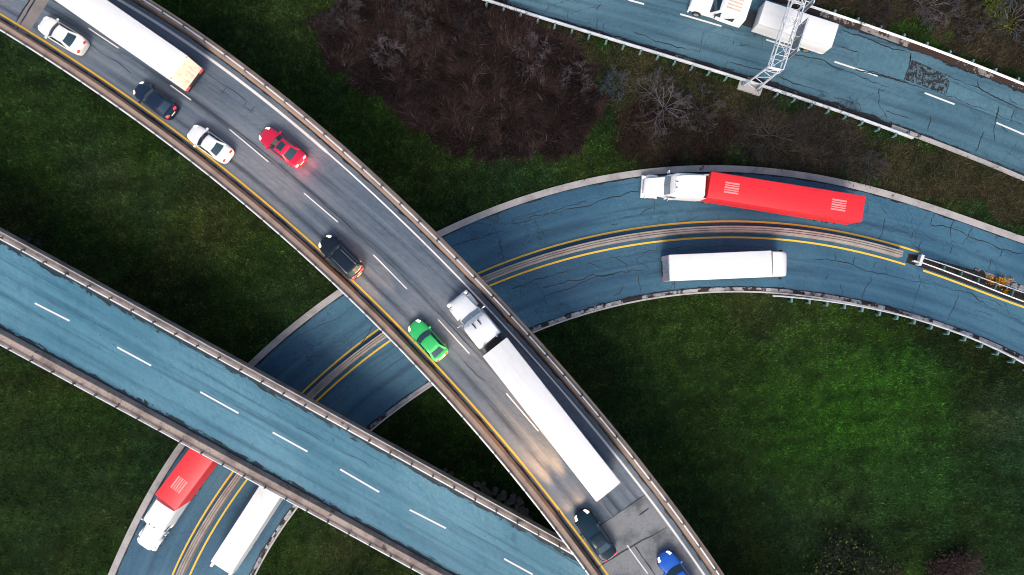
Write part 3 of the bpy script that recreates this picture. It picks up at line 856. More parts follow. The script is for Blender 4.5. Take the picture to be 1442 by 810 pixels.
def frame_on(zf, front_px, rear_px, h):
    """position and axes of a vehicle whose front and rear (height h) were measured in the photograph"""
    def at(p):
        z = zf(*p) + h; w = W(p[0], p[1], z)
        for _ in range(4):
            z = deck(zf, w[0], w[1]) + h; w = W(p[0], p[1], z)
        return Vector((w[0], w[1], z - h))
    f = at(front_px); r = at(rear_px)
    return f, r

def place(root, zf, P, heading):
    """stand a thing on the road surface at P (x, y), nose along heading, tilted with the road"""
    z = deck(zf, P[0], P[1])
    fx = Vector((math.cos(heading), math.sin(heading), 0))
    sx = Vector((-fx.y, fx.x, 0))
    zf1 = deck(zf, P[0]+fx.x, P[1]+fx.y); zs1 = deck(zf, P[0]+sx.x, P[1]+sx.y)
    F = Vector((fx.x, fx.y, zf1-z)).normalized(); S = Vector((sx.x, sx.y, zs1-z))
    U = F.cross(S).normalized(); S = U.cross(F)
    m = Matrix((F, S, U)).transposed().to_4x4(); m.translation = Vector((P[0], P[1], z+0.012))
    root.matrix_basis = m
    return m

def wheel(parent, x, y, r, w, mat_rim=None, name='wheel'):
    mb = MB(); mb.cyl_y(x, y, r, r, w, 20)
    t = mb.build(name, M_TYRE, parent, smooth=True)
    mb = MB(); s = 1 if y > 0 else -1
    mb.cyl_y(x, y+s*(w*0.5+0.004), r, r*0.62, 0.03, 16)
    mb.build('rim', mat_rim or M_RIM, t, smooth=True)
    return t

class CarShape:
    def __init__(s, L, Wd, style):
        s.L = L; s.W = Wd; s.style = style
        if style == 'sedan':
            s.key = [(-1, .70), (-.97, .93), (-.90, 1.02), (-.62, 1.05), (0, 1.03), (.36, 1.02), (.62, .94), (.86, .80), (.95, .70), (1, .58)]
            s.cab = dict(xf=.40, xb=-.70, rf=.10, rb=-.36, h=1.45)
        elif style == 'suv':
            s.key = [(-1, .85), (-.97, 1.08), (-.92, 1.12), (-.6, 1.12), (0, 1.12), (.38, 1.10), (.62, 1.06), (.86, .96), (.96, .84), (1, .68)]
            s.cab = dict(xf=.44, xb=-.93, rf=.20, rb=-.76, h=1.70)
        else:  # hatchback / coupe
            s.key = [(-1, .75), (-.97, .98), (-.90, 1.06), (-.6, 1.07), (0, 1.04), (.34, 1.02), (.62, .94), (.86, .80), (.95, .70), (1, .58)]
            s.cab = dict(xf=.40, xb=-.86, rf=.10, rb=-.52, h=1.45)
    def hw(s, x):
        t = min(0.9995, abs(x)); n = 5.5 if x < 0 else 4.3
        return s.W/2*(1-t**n)**(1/n)*(1-0.02*(x > 0)*x)
    def top(s, x):
        return float(np.interp(x, [k[0] for k in s.key], [k[1] for k in s.key]))
    def z(s, x, f):
        """body height at lengthwise x (-1..1), crosswise fraction f (0..1)"""
        zt = s.top(x)
        k = np.interp(abs(f), [0, .35, .65, .85, .95, 1.0], [1, .993, .972, .925, .85, .66])
        return .20 + (zt-.20)*float(k)
    def patch(s, x0, x1, f0, f1, lift, nx=8, ny=8, fmap=None):
        mb = MB(); vs = []
        for i in range(nx+1):
            x = x0+(x1-x0)*i/nx
            for j in range(ny+1):
                f = f0+(f1-f0)*j/ny
                if fmap: f *= fmap(x)
                vs.append((x*s.L/2, f*s.hw(x), s.z(x, f)+lift))
        mb.add(vs, [(i*(ny+1)+j, (i+1)*(ny+1)+j, (i+1)*(ny+1)+j+1, i*(ny+1)+j+1) for i in range(nx) for j in range(ny)])
        return mb

def car(label, cat, group, zf, front_px, rear_px, mat, style='sedan', L=4.7, Wd=1.84, head=M_HEAD_FAINT, tail=M_TAIL_FAINT, plate=M_PLATE, sunroof=False, rails=False, beam=None, glow=None, name='car', anchor='mid', spoiler=False):
    f, r = frame_on(zf, front_px, rear_px, 0.75)
    hd = math.atan2(f.y-r.y, f.x-r.x)
    P = (f+r)/2 if anchor == 'mid' else f - Vector((math.cos(hd), math.sin(hd), 0))*L/2
    root = empty(name); tag(root, label, cat, group)
    S = CarShape(L, Wd, style)
    # ---- body
    xs = [-.999, -.992, -.975, -.95, -.91, -.85, -.75, -.6, -.45, -.3, -.15, 0, .15, .3, .4, .5, .62, .74, .84, .9, .94, .97, .988, .999]
    ring = [(0,None),(.35,None),(.65,None),(.85,None),(.95,None),(1.0,None),(1.005,.34),(.99,.16),(.93,0.0)]
    vs = []; nr = len(ring)*2-1
    for x in xs:
        half = []
        for fr, k in ring:
            w = S.hw(x)*min(fr, 1.0)
            z = S.z(x, fr) if k is None else .20+(S.top(x)-.20)*k
            half.append((w, z))
        for w, z in half[::-1]: vs.append((x*L/2, -w, z))
        for w, z in half[1:]: vs.append((x*L/2, w, z))
    fs = []
    for i in range(len(xs)-1):
        for k in range(nr-1): fs.append((i*nr+k, (i+1)*nr+k, (i+1)*nr+k+1, i*nr+k+1))
    fs.append(tuple(range(nr))); fs.append(tuple((len(xs)-1)*nr+k for k in range(nr))[::-1])
    mb = MB(); mb.add(vs, fs)
    # flush arches read as dark openings: wheels stand slightly proud of the sills
    mb.build('body', mat, root, smooth=True)
    mb = MB(); mb.box(-L*.42, L*.42, -Wd*.40, Wd*.40, .14, .24); mb.build('underbody', M_TRIM, root)
    # ---- bonnet, boot lid
    b = S.cab
    S.patch(b['xf']-.01, .90, -.80, .80, .012, fmap=lambda x: 1-.16*max(0, x-.35)).build('bonnet', mat, root, smooth=True)
    if style == 'sedan': S.patch(-.94, b['xb']-.01, -.74, .74, .012).build('boot_lid', mat, root, smooth=True)
    # ---- cabin: shell with rounded roof, glass panes just outside it
    def rg(xf, xr, hw, bowf, bowr, z, n=8):
        pts = []
        for i in range(n+1):
            t = -1+2*i/n; pts.append((xf*L/2-bowf*t*t, hw*t, z))
        for i in range(n+1):
            t = 1-2*i/n; pts.append((xr*L/2+bowr*t*t, hw*t, z))
        return pts
    zb = S.top(b['xf'])-.05; h = b['h']
    R0 = rg(b['xf'], b['xb'], Wd*.455, .20, .12, zb); R1 = rg(b['rf'], b['rb'], Wd*.335, .10, .06, h-.035)
    R2 = rg(b['rf']-.03, b['rb']+.03, Wd*.30, .09, .05, h-.003); R3 = rg(b['rf']-.12, b['rb']+.12, Wd*.18, .06, .03, h+.025)
    n = len(R0); vs = R0+R1+R2+R3; fs = []
    for q in range(3):
        for k in range(n):
            k2 = (k+1) % n; fs.append((q*n+k, q*n+k2, (q+1)*n+k2, (q+1)*n+k))
    fs.append(tuple(3*n+k for k in range(n)))
    mb = MB(); mb.add(vs, fs); mb.build('roof', mat, root, smooth=True)
    V0 = [Vector(p) for p in R0]; V1 = [Vector(p) for p in R1]
    cen = Vector((0, 0, zb))
    def pane(ids, t0, t1, lift):
        mb = MB(); vs = []
        for k in ids:
            for t in (t0, t1):
                p = V0[k].lerp(V1[k], t); nx = (p - Vector((max(b['xb']*L/2+.7, min(b['xf']*L/2-.9, p.x)), 0, p.z-.9)))
                vs.append(p + nx.normalized()*lift)
        m = len(ids)
        mb.add(vs, [(2*i, 2*i+1, 2*i+3, 2*i+2) for i in range(m-1)])
        return mb
    def edge_pane(ids, e, t0, t1, lift):
        """pane between pillars: drop a little at each end"""
        return pane(ids[e:len(ids)-e] if e else ids, t0, t1, lift)
    hn = n//2
    edge_pane(list(range(0, hn)), 0, .10, .96, .012).build('windscreen', M_GLASS, root, smooth=True)
    edge_pane(list(range(hn, n)), 1, .16, .92, .012).build('rear_window', M_GLASS, root, smooth=True)
    for sgn, (ka, kb) in ((1, (hn-1, hn)), (-1, (n-1, 0))):
        mb = MB()
        A0, B0, A1, B1 = V0[ka], V0[kb], V1[ka], V1[kb]
        for u0, u1 in ((.05, .49), (.515, .95)):
            q = []
            for u, t in ((u0, .08), (u1, .08), (u1, .90), (u0, .90)):
                p = A0.lerp(B0, u).lerp(A1.lerp(B1, u), t); q.append((p.x, p.y+sgn*.014, p.z+.006))
            mb.add(q, [(0, 1, 2, 3)])
        mb.build('side_window', M_GLASS, root)
    if sunroof:
        mb = MB(); mb.box((b['rf']-.30)*L/2, (b['rf']-.06)*L/2, -.40, .40, h-.02, h+.034, .01); mb.build('sunroof', M_GLASS, root)
    if rails:
        for sgn in (1, -1):
            mb = MB(); mb.tube([((b['rf']-.1)*L/2, sgn*.56, h-.02), ((b['rf']-.14)*L/2, sgn*.56, h+.05), ((b['rb']+.1)*L/2, sgn*.56, h+.05), ((b['rb']+.05)*L/2, sgn*.56, h-.02)], .022, 6); mb.build('roof_rail', M_CHROME, root)
    # ---- lamps
    for sgn in (1, -1):
        S.patch(.80, .965, sgn*.62, sgn*.93, .016, 5, 5).build('headlight', head, root)
        S.patch(-.985, -.935, sgn*.52, sgn*.96, .016, 5, 5).build('tail_light', tail, root)
        mb = MB(); mx = (b['xf']-.06)*L/2; my = sgn*(Wd/2+.07)
        mb.box(mx-.10, mx+.09, min(my-.11, my+.10), max(my-.11, my+.10), .98, 1.12, .035); mb.build('wing_mirror', mat, root, smooth=True)
        for wx in (.60, -.58): wheel(root, wx*L/2, sgn*(Wd/2-.115), .325, .225)
    mb = MB(); mb.box(-L/2*.999-.02, -L/2*.97, -.26, .26, .62, .74); mb.build('number_plate', plate, root)
    mb = MB(); mb.box(L/2*.955, L/2*.985, -.55, .55, .34, .50, .01); mb.build('grille', M_TRIM, root)
    if spoiler:
        mb = MB(); mb.box(-L/2*.96, -L/2*.90, -.66, .66, 1.06, 1.10, .015); mb.build('spoiler', mat, root)
    place(root, zf, (P.x, P.y), hd)
    if beam:
        for sgn in (1, -1):
            for pw, cone, pitch in ((beam*7.5, 30, -.03), (beam*.03, 130, .15)):
                ld = bpy.data.lights.new('headlight_beam', 'SPOT'); ld.energy = pw; ld.color = (1.0, 0.50, 0.20); ld.spot_size = math.radians(cone); ld.spot_blend = 1.0; ld.shadow_soft_size = 0.15
                lo = bpy.data.objects.new('headlight_beam', ld); COL.objects.link(lo); lo.parent = root
                lo.location = (L/2+.06, sgn*.62, .72); lo.rotation_euler = Vector((-1, -sgn*.02, pitch)).to_track_quat('Z', 'Y').to_euler()
    if glow:
        for sgn in (1, -1):
            ld = bpy.data.lights.new('tail_light_glow', 'POINT'); ld.energy = glow; ld.color = (1.0, 0.06, 0.07); ld.shadow_soft_size = 0.1
            lo = bpy.data.objects.new('tail_light_glow', ld); COL.objects.link(lo); lo.parent = root; lo.location = (-L/2-.35, sgn*.55, .72)
    return root

P_WHITE = paint('white_car_paint', (0.80, 0.80, 0.79)); P_WHITE2 = paint('warm_white_car_paint', (0.80, 0.79, 0.74))
P_NAVY = paint('navy_car_paint', (0.010, 0.020, 0.045), 0.2); P_BLACK = paint('black_car_paint', (0.010, 0.016, 0.026), 0.2)
P_RED = paint('red_car_paint', (0.60, 0.010, 0.045)); P_GREEN = paint('green_car_paint', (0.035, 0.50, 0.12)); P_BLUE = paint('blue_car_paint', (0.010, 0.11, 0.52))
P_SLATE = paint('slate_blue_car_paint', (0.008, 0.024, 0.038), 0.22)
G = 'cars on the upper overpass'
car('warm white sedan farthest up the upper overpass, beside the long white trailer', 'car', G, zA, (55,30), (118,69), P_WHITE2, 'sedan', 4.95, 1.86)
car('navy black hatchback between the two white sedans', 'car', G, zA, (190,121), (244.5,161.5), P_NAVY, 'hatch', 4.45, 1.84, M_HEAD, M_TAIL, M_PLATE_LIT)
car('white sedan by the yellow line, behind the navy hatchback', 'car', G, zA, (267,183), (322,222), P_WHITE, 'sedan', 4.55, 1.84)
car('red sedan with dark sunroof and bright brake lights', 'car', G, zA, (367.5,185), (426,230.5), P_RED, 'sedan', 4.85, 1.86, M_HEAD_FAINT, M_TAIL_HOT, M_PLATE_LIT, sunroof=True, glow=20)
car('black sport utility car by the yellow line above the green car', 'car', G, zA, (454,337), (506,388), P_BLACK, 'suv', 4.75, 1.92, M_HEAD, M_TAIL, M_PLATE_LIT, rails=True, beam=500)
car('bright green hatchback next to the white truck cab', 'car', G, zA, (580.5,456), (623.5,504), P_GREEN, 'hatch', 4.25, 1.80, M_HEAD, M_TAIL, M_PLATE_LIT, beam=1000)
car('dark slate sedan with headlights glowing on the road behind the big white trailer', 'car', G, zA, (817,724), (859,785), P_SLATE, 'sedan', 4.85, 1.86, M_HEAD, M_TAIL, M_PLATE, beam=3400)
car('blue hatchback cut off by the lower picture edge', 'car', G, zA, (932.5,781), (970,832), P_BLUE, 'hatch', 4.3, 1.80, M_HEAD_FAINT, M_TAIL_FAINT, anchor='front')

# ------------------------------------------------------------------ trucks
def truck_wheels(parent, xs, y_out, r=0.50, dual=True):
    for x in xs:
        for s in (1, -1):
            wheel(parent, x, s*(y_out-(0.28 if dual else 0.15)), r, 0.56 if dual else 0.29)

def trailer_parts(root, L, Wd, H, roof_mat, side_mat, x_front, lamps=M_TAIL_FAINT, lettering=False, lift=False, rear_mat=None, zfloor=1.12, bogie=True, skirt=False, lit=False, marker=None):
    """box body whose nose is at x_front; runs back along -x"""
    x1 = x_front; x0 = x_front-L; w = Wd/2
    mb = MB(); mb.box(x0, x1, -w, w, zfloor, H, 0.035); box = mb.build('box_body', roof_mat, root, smooth=True)
    mb = MB()
    for s in (1, -1):
        a, b = sorted((s*(w-0.10), s*(w+0.018)))
        mb.box(x0+.02, x1-.02, a, b, H-.14, H-.03); mb.box(x0+.02, x1-.02, a, b, zfloor-.10, zfloor+.10)
    mb.build('side_rail', side_mat, box)
    mb = MB(); mb.box(x0-.05, x0+.03, -w+.03, w-.03, zfloor+.06, H-.08)
    for y in (-.55, -.18, .18, .55): mb.tube([(x0-.075, y, zfloor+.08), (x0-.075, y, H-.12)], .022, 6)
    mb.build('rear_door', rear_mat or M_REAR, box)
    for s in (1, -1):
        mb = MB(); a, b = sorted((s*(w-.06), s*(w-.50))); mb.box(x0-.10, x0-.02, a, b, zfloor-.16, zfloor+.02, .01); mb.build('tail_light', lamps, root)
        mb = MB(); a, b = sorted((s*(w-.05), s*(w-.22))); mb.box(x0-.07, x0-.03, a, b, H-.075, H-.035); mb.build('marker_lamp', lamps, root)
    mb = MB(); mb.box(x0+.1, x1-.3, -.50, -.36, zfloor-.32, zfloor-.10); mb.box(x0+.1, x1-.3, .36, .50, zfloor-.32, zfloor-.10)
    mb.box(x0-.06, x0+.06, -w+.1, w-.1, .50, .60); mb.box(x0-.03, x0+.03, -.7, -.6, .5, zfloor); mb.box(x0-.03, x0+.03, .6, .7, .5, zfloor)
    mb.build('frame', M_CHASSIS, root)
    if bogie: truck_wheels(root, (x0+1.5, x0+2.75), w)
    if L > 12:
        mb = MB()
        for s in (1, -1): mb.box(x1-2.9, x1-2.75, s*.75-.06, s*.75+.06, .12, zfloor); mb.box(x1-2.97, x1-2.68, s*.75-.13, s*.75+.13, .09, .13)
        mb.build('landing_gear', M_CHASSIS, root)
    if skirt:
        for s in (1, -1):
            mb = MB(); a, b = sorted((s*(w-.02), s*(w-.05))); mb.box(x0+4, x1-3.4, a, b, .45, zfloor-.12); mb.build('side_skirt', side_mat, root)
    if lettering:
        for xc in (x1-2.25, x0+2.5):
            mb = MB()
            for k in range(5):
                y = (k-2)*0.235; wd = .055 if k % 2 else .085
                mb.box(xc-.72, xc+.72, y-wd, y+wd, H-.01, H+.006)
            mb.build('lettering', M_LETTER, box)
    if marker:
        for s in (1, -1):
            for x in np.arange(x0+.4, x1-.2, 1.5):
                mb = MB(); a, b = sorted((s*(w+.016), s*(w+.045))); mb.box(x-.07, x+.07, a, b, zfloor-.02, zfloor+.05); mb.build('marker_lamp', marker, root)
    if lift:
        mb = MB(); mb.box(x0-.85, x0-.12, -w+.30, w-.30, zfloor-.10, zfloor-.02, .01); mb.build('tail_lift', simple('grey_lift_plate', (0.22, 0.27, 0.32), 0.5), root)
        for s in (1, -1):
            mb = MB(); a, b = sorted((s*w, s*(w-.28))); mb.box(x0-.95, x0+.02, a, b, zfloor-.25, H-.9, .03); mb.build('side_post', M_WHITE, root)
    return box

def loft(sections, cap=True):
    """sections: lists of equally many points"""
    mb = MB(); n = len(sections[0]); vs = [p for s in sections for p in s]; fs = []
    for i in range(len(sections)-1):
        for k in range(n):
            k2 = (k+1) % n; fs.append((i*n+k, i*n+k2, (i+1)*n+k2, (i+1)*n+k))
    if cap: fs.append(tuple(range(n))[::-1]); fs.append(tuple((len(sections)-1)*n+k for k in range(n)))
    return mb.add(vs, fs)

def sec(x, hw, z0, z1, r=0.18, xt=None, crown=0.04):
    """rounded box section across the vehicle; xt shifts the top edge forward or back"""
    xt = x if xt is None else xt
    mid = (x+xt)/2
    q = [(x, -hw, z0), (x+(xt-x)*.7, -hw, z1-r*1.3), (xt, -hw+.03, z1-r*.6), (xt, -hw+r*.45, z1-r*.12), (xt, -hw+r*1.2, z1), (xt, -hw*.4, z1+crown*.8), (xt, 0, z1+crown)]
    return q + [(p[0], -p[1], p[2]) for p in q[::-1][1:]]

def tractor(root, mat, sleeper=2.0, roof=3.55, hood=1.75, x0=0.0, fairing=True, fairing_top=3.85, cabw=1.22):
    """conventional tractor; x0 is the back of the sleeper, nose along +x"""
    xc = x0+sleeper; xw = xc+.62; xn = xw+hood
    # cab and sleeper in one shell
    secs = [sec(x0, cabw-.03, .95, roof-.02, .25), sec(x0+.15, cabw, .95, roof+.02, .25), sec(x0+sleeper*.55, cabw, .95, roof, .25),
            sec(xc-.05, cabw-.02, .95, roof-.16, .25), sec(xc+.22, cabw-.08, .95, roof-.42, .25), sec(xw+.18, cabw-.14, .95, roof-.74, .25, xt=xc+.38), sec(xw+.30, cabw-.18, .95, 1.95, .12, xt=xw+.22)]
    cab = loft(secs).build('cab', mat, root, smooth=True)
    # windscreen: two panes on the raked front
    za, zb = 2.02, roof-.80
    mb = MB()
    for s in (1, -1):
        mb.add([(xw+.33, s*.03, za), (xw+.24, s*(cabw-.28), za), (xc+.40, s*(cabw-.32), zb+.03), (xc+.47, s*.03, zb+.04)], [(0,1,2,3)])
    mb.build('windscreen', M_TRUCKGLASS, cab)
    for s in (1, -1):
        mb = MB(); mb.add([(xw+.05, s*(cabw-.075), 1.95), (xc-.25, s*(cabw+.006), 1.95), (xc-.25, s*(cabw+.004), 2.62), (xc+.28, s*(cabw-.07), 2.62)], [(0,1,2,3)]); mb.build('side_window', M_GLASS, cab)
        # mirror on two arms
        mb = MB(); a, b = sorted((s*(cabw+.10), s*(cabw+.34))); mb.box(xw-.10, xw+.02, a, b, 1.75, 2.55, .03)
        mb.tube([(xw-.04, s*(cabw-.05), 1.85), (xw-.04, s*(cabw+.2), 1.85)], .02, 5); mb.tube([(xw-.04, s*(cabw-.05), 2.45), (xw-.04, s*(cabw+.2), 2.45)], .02, 5)
        mb.build('mirror', M_CHROME if s > 0 else mat, root)
        # tank, step and side fairing
        mb = MB(); mb.tube([(x0+.1, s*.92, .68), (x0+sleeper*.9, s*.92, .68)], .30, 14); mb.build('fuel_tank', M_CHROME, root, smooth=True)
        mb = MB(); a, b = sorted((s*(cabw-.32), s*(cabw-.02))); mb.box(x0-.02, xw-.05, a, b, .42, 1.0, .06); mb.build('side_skirt', mat, root, smooth=True)
        # front wing over the steering wheel
        fx = xn-.95; pts = []
        secs = []
        for k in range(9):
            a_ = math.pi*(k/8); cx = fx-math.cos(a_)*.66; cz = .55+math.sin(a_)*.62
            secs.append([(cx, s*(cabw-.36), cz-.03), (cx, s*(cabw+.0), cz-.08), (cx, s*(cabw-.02), cz+.0), (cx, s*(cabw-.36), cz+.05)])
        loft(secs).build('wing', mat, root, smooth=True)
        mb = MB(); a, b = sorted((s*.70, s*1.02)); mb.box(xn-.20, xn-.02, a, b, .82, 1.12, .05); mb.build('headlight', M_HEAD_FAINT, root)
        if fairing:
            mb = MB(); a, b = sorted((s*(cabw-.05), s*(cabw-.01))); mb.box(x0-.55, x0+.04, a, b, 1.0, roof-.2); mb.build('gap_fairing', mat, root)
    # bonnet, tapering to the grille
    secs = [sec(xw+.20, cabw-.16, .95, 1.98, .30), sec(xw+hood*.35, .98, .92, 1.88, .30), sec(xw+hood*.72, .90, .88, 1.72, .30), sec(xn-.10, .84, .84, 1.52, .26), sec(xn, .76, .80, 1.36, .2)]
    bon = loft(secs).build('bonnet', mat, root, smooth=True)
    mb = MB(); mb.box(xn-.01, xn+.05, -.52, .52, .78, 1.34, .02); mb.build('grille', M_CHROME, bon)
    mb = MB(); mb.box(xn-.22, xn+.14, -cabw+.05, cabw-.05, .38, .76, .08); mb.build('bumper', mat, root, smooth=True)
    # roof: air deflector, marker lamps, horn slots
    if fairing:
        secs = [sec(x0+.02, cabw-.10, roof-.05, fairing_top, .3), sec(x0+sleeper*.45, cabw-.12, roof-.05, fairing_top-.06, .3), sec(x0+sleeper*.8, cabw-.22, roof-.10, roof+.14, .2), sec(xc+.05, cabw-.4, roof-.22, roof-.08, .05)]
        loft(secs).build('roof_fairing', mat, root, smooth=True)
    for y in (-.72, -.36, 0, .36, .72):
        mb = MB(); mb.box(xc+.02, xc+.10, y-.035, y+.035, roof-.30, roof-.20, .015); mb.build('marker_lamp', M_CHROME, root)
    for y in (-.28, .30):
        mb = MB(); mb.tube([(xc-.55, y, roof+.0), (xc+.02, y, roof-.02)], [.03, .065], 8); mb.build('horn', M_CHASSIS, root)
    # chassis behind the cab with fifth wheel and wheels
    mb = MB(); mb.box(x0-3.2, xn-.3, -.50, -.36, .62, .90); mb.box(x0-3.2, xn-.3, .36, .50, .62, .90)
    for x in (x0-3.1, x0-1.9, x0-.6, x0+.4): mb.box(x-.08, x+.08, -.36, .36, .66, .86)
    mb.box(x0-.62, x0-.10, -.9, .9, .93, .98); mb.box(x0-2.3, x0-1.3, -.5, .5, .92, 1.06, .03)
    mb.build('chassis', M_CHASSIS, root)
    mb = MB(); mb.tube([(x0-.08, .72, .9), (x0-.08, .72, 3.5)], .075, 10); mb.tube([(x0-.08, -.72, .9), (x0-.08, -.72, 3.5)], .075, 10); mb.build('exhaust', M_CHROME, root, smooth=True)
    truck_wheels(root, (x0-2.45, x0-1.15), 1.24)
    for s in (1, -1): wheel(root, xn-.95, s*1.03, .50, .30)
    return xn

def roof_place(root_fn, zf, f_px, r_px, h):
    f, r = frame_on(zf, f_px, r_px, h)
    return f, r, math.atan2(f.y-r.y, f.x-r.x), math.hypot(f.x-r.x, f.y-r.y)

def subroot(parent, name, loc, rotz):
    o = empty(name); o.parent = parent; o.location = loc; o.rotation_euler = (0, 0, rotz); return o

def semi(label, group, zf, tf_px, tr_px, cf_px, box_mat, side_mat, H=4.05, Wd=2.6, cab_mat=None, lettering=False, tractor_kw={}, gap=0.8, cab_h=1.0, **kw):
    """a trailer placed by its roof ends, and a tractor turned towards the measured nose"""
    f, r, hd, L = roof_place(None, zf, tf_px, tr_px, H)
    root = empty('semi_truck'); tag(root, label, 'truck', group)
    box_rear = -L/2
    trailer_parts(root, L, Wd, H, box_mat, side_mat, L/2, lettering=lettering, **kw)
    P = (f+r)/2
    mw = place(root, zf, (P.x, P.y), hd)
    # tractor built around the kingpin 1 m behind the trailer nose, then swung by the articulation angle
    piv = Vector((L/2-0.95, 0, 0)); wp = mw @ piv
    z = deck(zf, wp.x, wp.y)+cab_h; n = Vector(W(cf_px[0], cf_px[1], z))
    ang = math.atan2(n.y-wp.y, n.x-wp.x)-hd
    kids0 = set(root.children)
    tractor_kw = dict(tractor_kw)
    tractor_kw['hood'] = min(3.0, max(1.2, (n.xy-wp.xy).length - 0.10 - (0.95+gap+tractor_kw['sleeper']+.62)))
    tractor(root, cab_mat or M_WHITE, x0=0.95+gap, **tractor_kw)
    M = Matrix.Translation(piv) @ Matrix.Rotation(ang, 4, 'Z')
    for k in root.children:
        if k not in kids0: k.matrix_basis = M @ k.matrix_basis
    return root

GT = 'trucks on the upper overpass'
semi('white semi truck with its cab and whole trailer in view on the upper overpass', GT, zA, (696.5,493), (857,698), (642,420), M_BOXW, M_STEEL_W,
     tractor_kw=dict(sleeper=2.1, roof=3.1, fairing=False), gap=0.70, marker=M_TAIL_FAINT, lamps=M_TAIL_FAINT)
semi('long white trailer reaching out of the upper left picture corner, rear doors showing', GT, zA, (39,-48), (251,99), (-42,-104), M_BOXW, M_STEEL_W,
     tractor_kw=dict(sleeper=1.9, roof=3.3, hood=1.8), gap=0.8, lamps=M_TAIL)
GR = 'trucks with red trailers'
semi('white semi truck with red trailer on the outer lane below the gantry', GR, zC, (999,260), (1216,294.5), (904,262), M_BOXR, M_BOXR, lettering=True, tractor_kw=dict(sleeper=2.8, roof=3.55, fairing_top=3.95), gap=0.35, rear_mat=M_BOXR)
semi('white semi truck with red trailer coming out from under the pale blue overpass', GR, zC, (233,708), (352,549), (204,769), M_BOXR, M_BOXR, lettering=True, tractor_kw=dict(sleeper=2.7, roof=3.55, fairing_top=3.95), gap=0.30, rear_mat=M_BOXR)

def box_truck(label, group, zf, f_px, r_px, H, Wd, cab='over', lift=False, nose_px=None, rear_mat=None, gap=0.12, cab_len=2.0, zfl=1.0, hood=False, cabturn=0.0, marker=None):
    f, r, hd, L = roof_place(None, zf, f_px, r_px, H)
    root = empty('box_truck'); tag(root, label, 'truck', group)
    trailer_parts(root, L, Wd, H, M_BOXW, M_STEEL_W, L/2, lift=lift, rear_mat=rear_mat, zfloor=zfl, bogie=False, marker=marker, lamps=M_TAIL_DIM)
    x = L/2+gap
    w = Wd/2-.04
    kids0 = set(root.children)
    if not hood:
        secs = [sec(x, w, .55, H-.06, .2), sec(x+.3, w, .50, H-.03, .22), sec(x+cab_len*.45, w, .48, H-.12, .25), sec(x+cab_len*.75, w-.03, .48, H-.45, .3), sec(x+cab_len*.97, w-.10, .48, H-.75, .3, xt=x+cab_len*.86), ]
        c = loft(secs).build('cab', M_WHITE, root, smooth=True)
        mb = MB(); mb.add([(x+cab_len*.985, -w+.25, 1.5), (x+cab_len*.985, w-.25, 1.5), (x+cab_len*.92, w-.3, H-1.15), (x+cab_len*.92, -w+.3, H-1.15)], [(0,1,2,3)]); mb.build('windscreen', M_GLASS, c)
        xe = x+cab_len
    else:
        secs = [sec(x, w-.05, .6, H-.35, .25), sec(x+0.675, w-.02, .6, H-.25, .25), sec(x+2.29, w-.06, .6, H-.32, .25), sec(x+2.7, w-.12, .6, H-.55, .25), sec(x+3.58, w-.16, .6, 1.42, .15, xt=x+3.44)]
        c = loft(secs).build('cab', M_WHITE, root, smooth=True)
        mb = MB(); mb.add([(x+3.54, -w+.24, 1.42), (x+3.54, w-.24, 1.42), (x+2.81, w-.28, H-.56), (x+2.81, -w+.28, H-.56)], [(0,1,2,3)]); mb.build('windscreen', M_GLASS, c)
        for s in (1, -1):
            mb = MB(); mb.add([(x+3.1, s*(w-.10), 1.42), (x+1.01, s*(w-.01), 1.42), (x+1.01, s*(w-.03), H-.62), (x+2.63, s*(w-.10), H-.62)], [(0,1,2,3)]); mb.build('side_window', M_GLASS, c)
        secs = [sec(x+3.38, w-.16, .55, 1.40, .2), sec(x+4.32, w-.14, .52, 1.34, .22), sec(x+5.27, w-.18, .5, 1.20, .22), sec(x+5.6, w-.28, .5, 1.0, .2)]
        loft(secs).build('bonnet', M_WHITE, root, smooth=True)
        mb = MB()
        for k in range(4): mb.box(x+0.743, x+2.23, -.62+k*.36, -.50+k*.36, H-.24, H-.19, .01)
        mb.build('roof_stripe', simple('peach_stripe', (0.80, 0.50, 0.34), 0.5), c)
        xe = x+5.6
    for s in (1, -1):
        mb = MB(); a, b = sorted((s*(w-.12), s*(w-.45))); mb.box(xe-.12, xe+.0, a, b, .70, .95, .03); mb.build('headlight', M_HEAD if hood else M_HEAD_FAINT, root)
        mb = MB(); a, b = sorted((s*(w+.06), s*(w+.26))); mx = xe-.35 if not hood else x+2.95; mb.box(mx-.05, mx+.05, a, b, 1.5, 2.2, .02); mb.tube([(mx, s*(w-.1), 1.6), (mx, s*(w+.15), 1.6)], .02, 5); mb.build('mirror', M_TRIM, root)
        wheel(root, xe-.95, s*(w-.16), .46, .28)
    mb = MB(); mb.box(xe-.10, xe+.06, -w+.02, w-.02, .35, .62, .04); mb.build('bumper', M_TRIM if not hood else M_WHITE, root)
    mb = MB(); mb.box(-L/2+.2, xe-.3, -.48, -.36, .55, .85); mb.box(-L/2+.2, xe-.3, .36, .48, .55, .85); mb.box(L/2-.1, x+.1, -.8, .8, .7, .95); mb.build('chassis', M_CHASSIS, root)
    truck_wheels(root, (-L/2+1.6,) if L < 9 else (-L/2+1.6, -L/2+2.85), Wd/2-.02, 0.48)
    if cabturn:
        M = Matrix.Translation((L/2, 0, 0)) @ Matrix.Rotation(cabturn, 4, 'Z') @ Matrix.Translation((-L/2, 0, 0))
        for k in root.children:
            if k not in kids0 and k.name.split('.')[0] in ('cab', 'bonnet', 'headlight', 'mirror', 'bumper'): k.matrix_basis = M @ k.matrix_basis
    P = (f+r)/2
    place(root, zf, (P.x, P.y), hd)
    return root
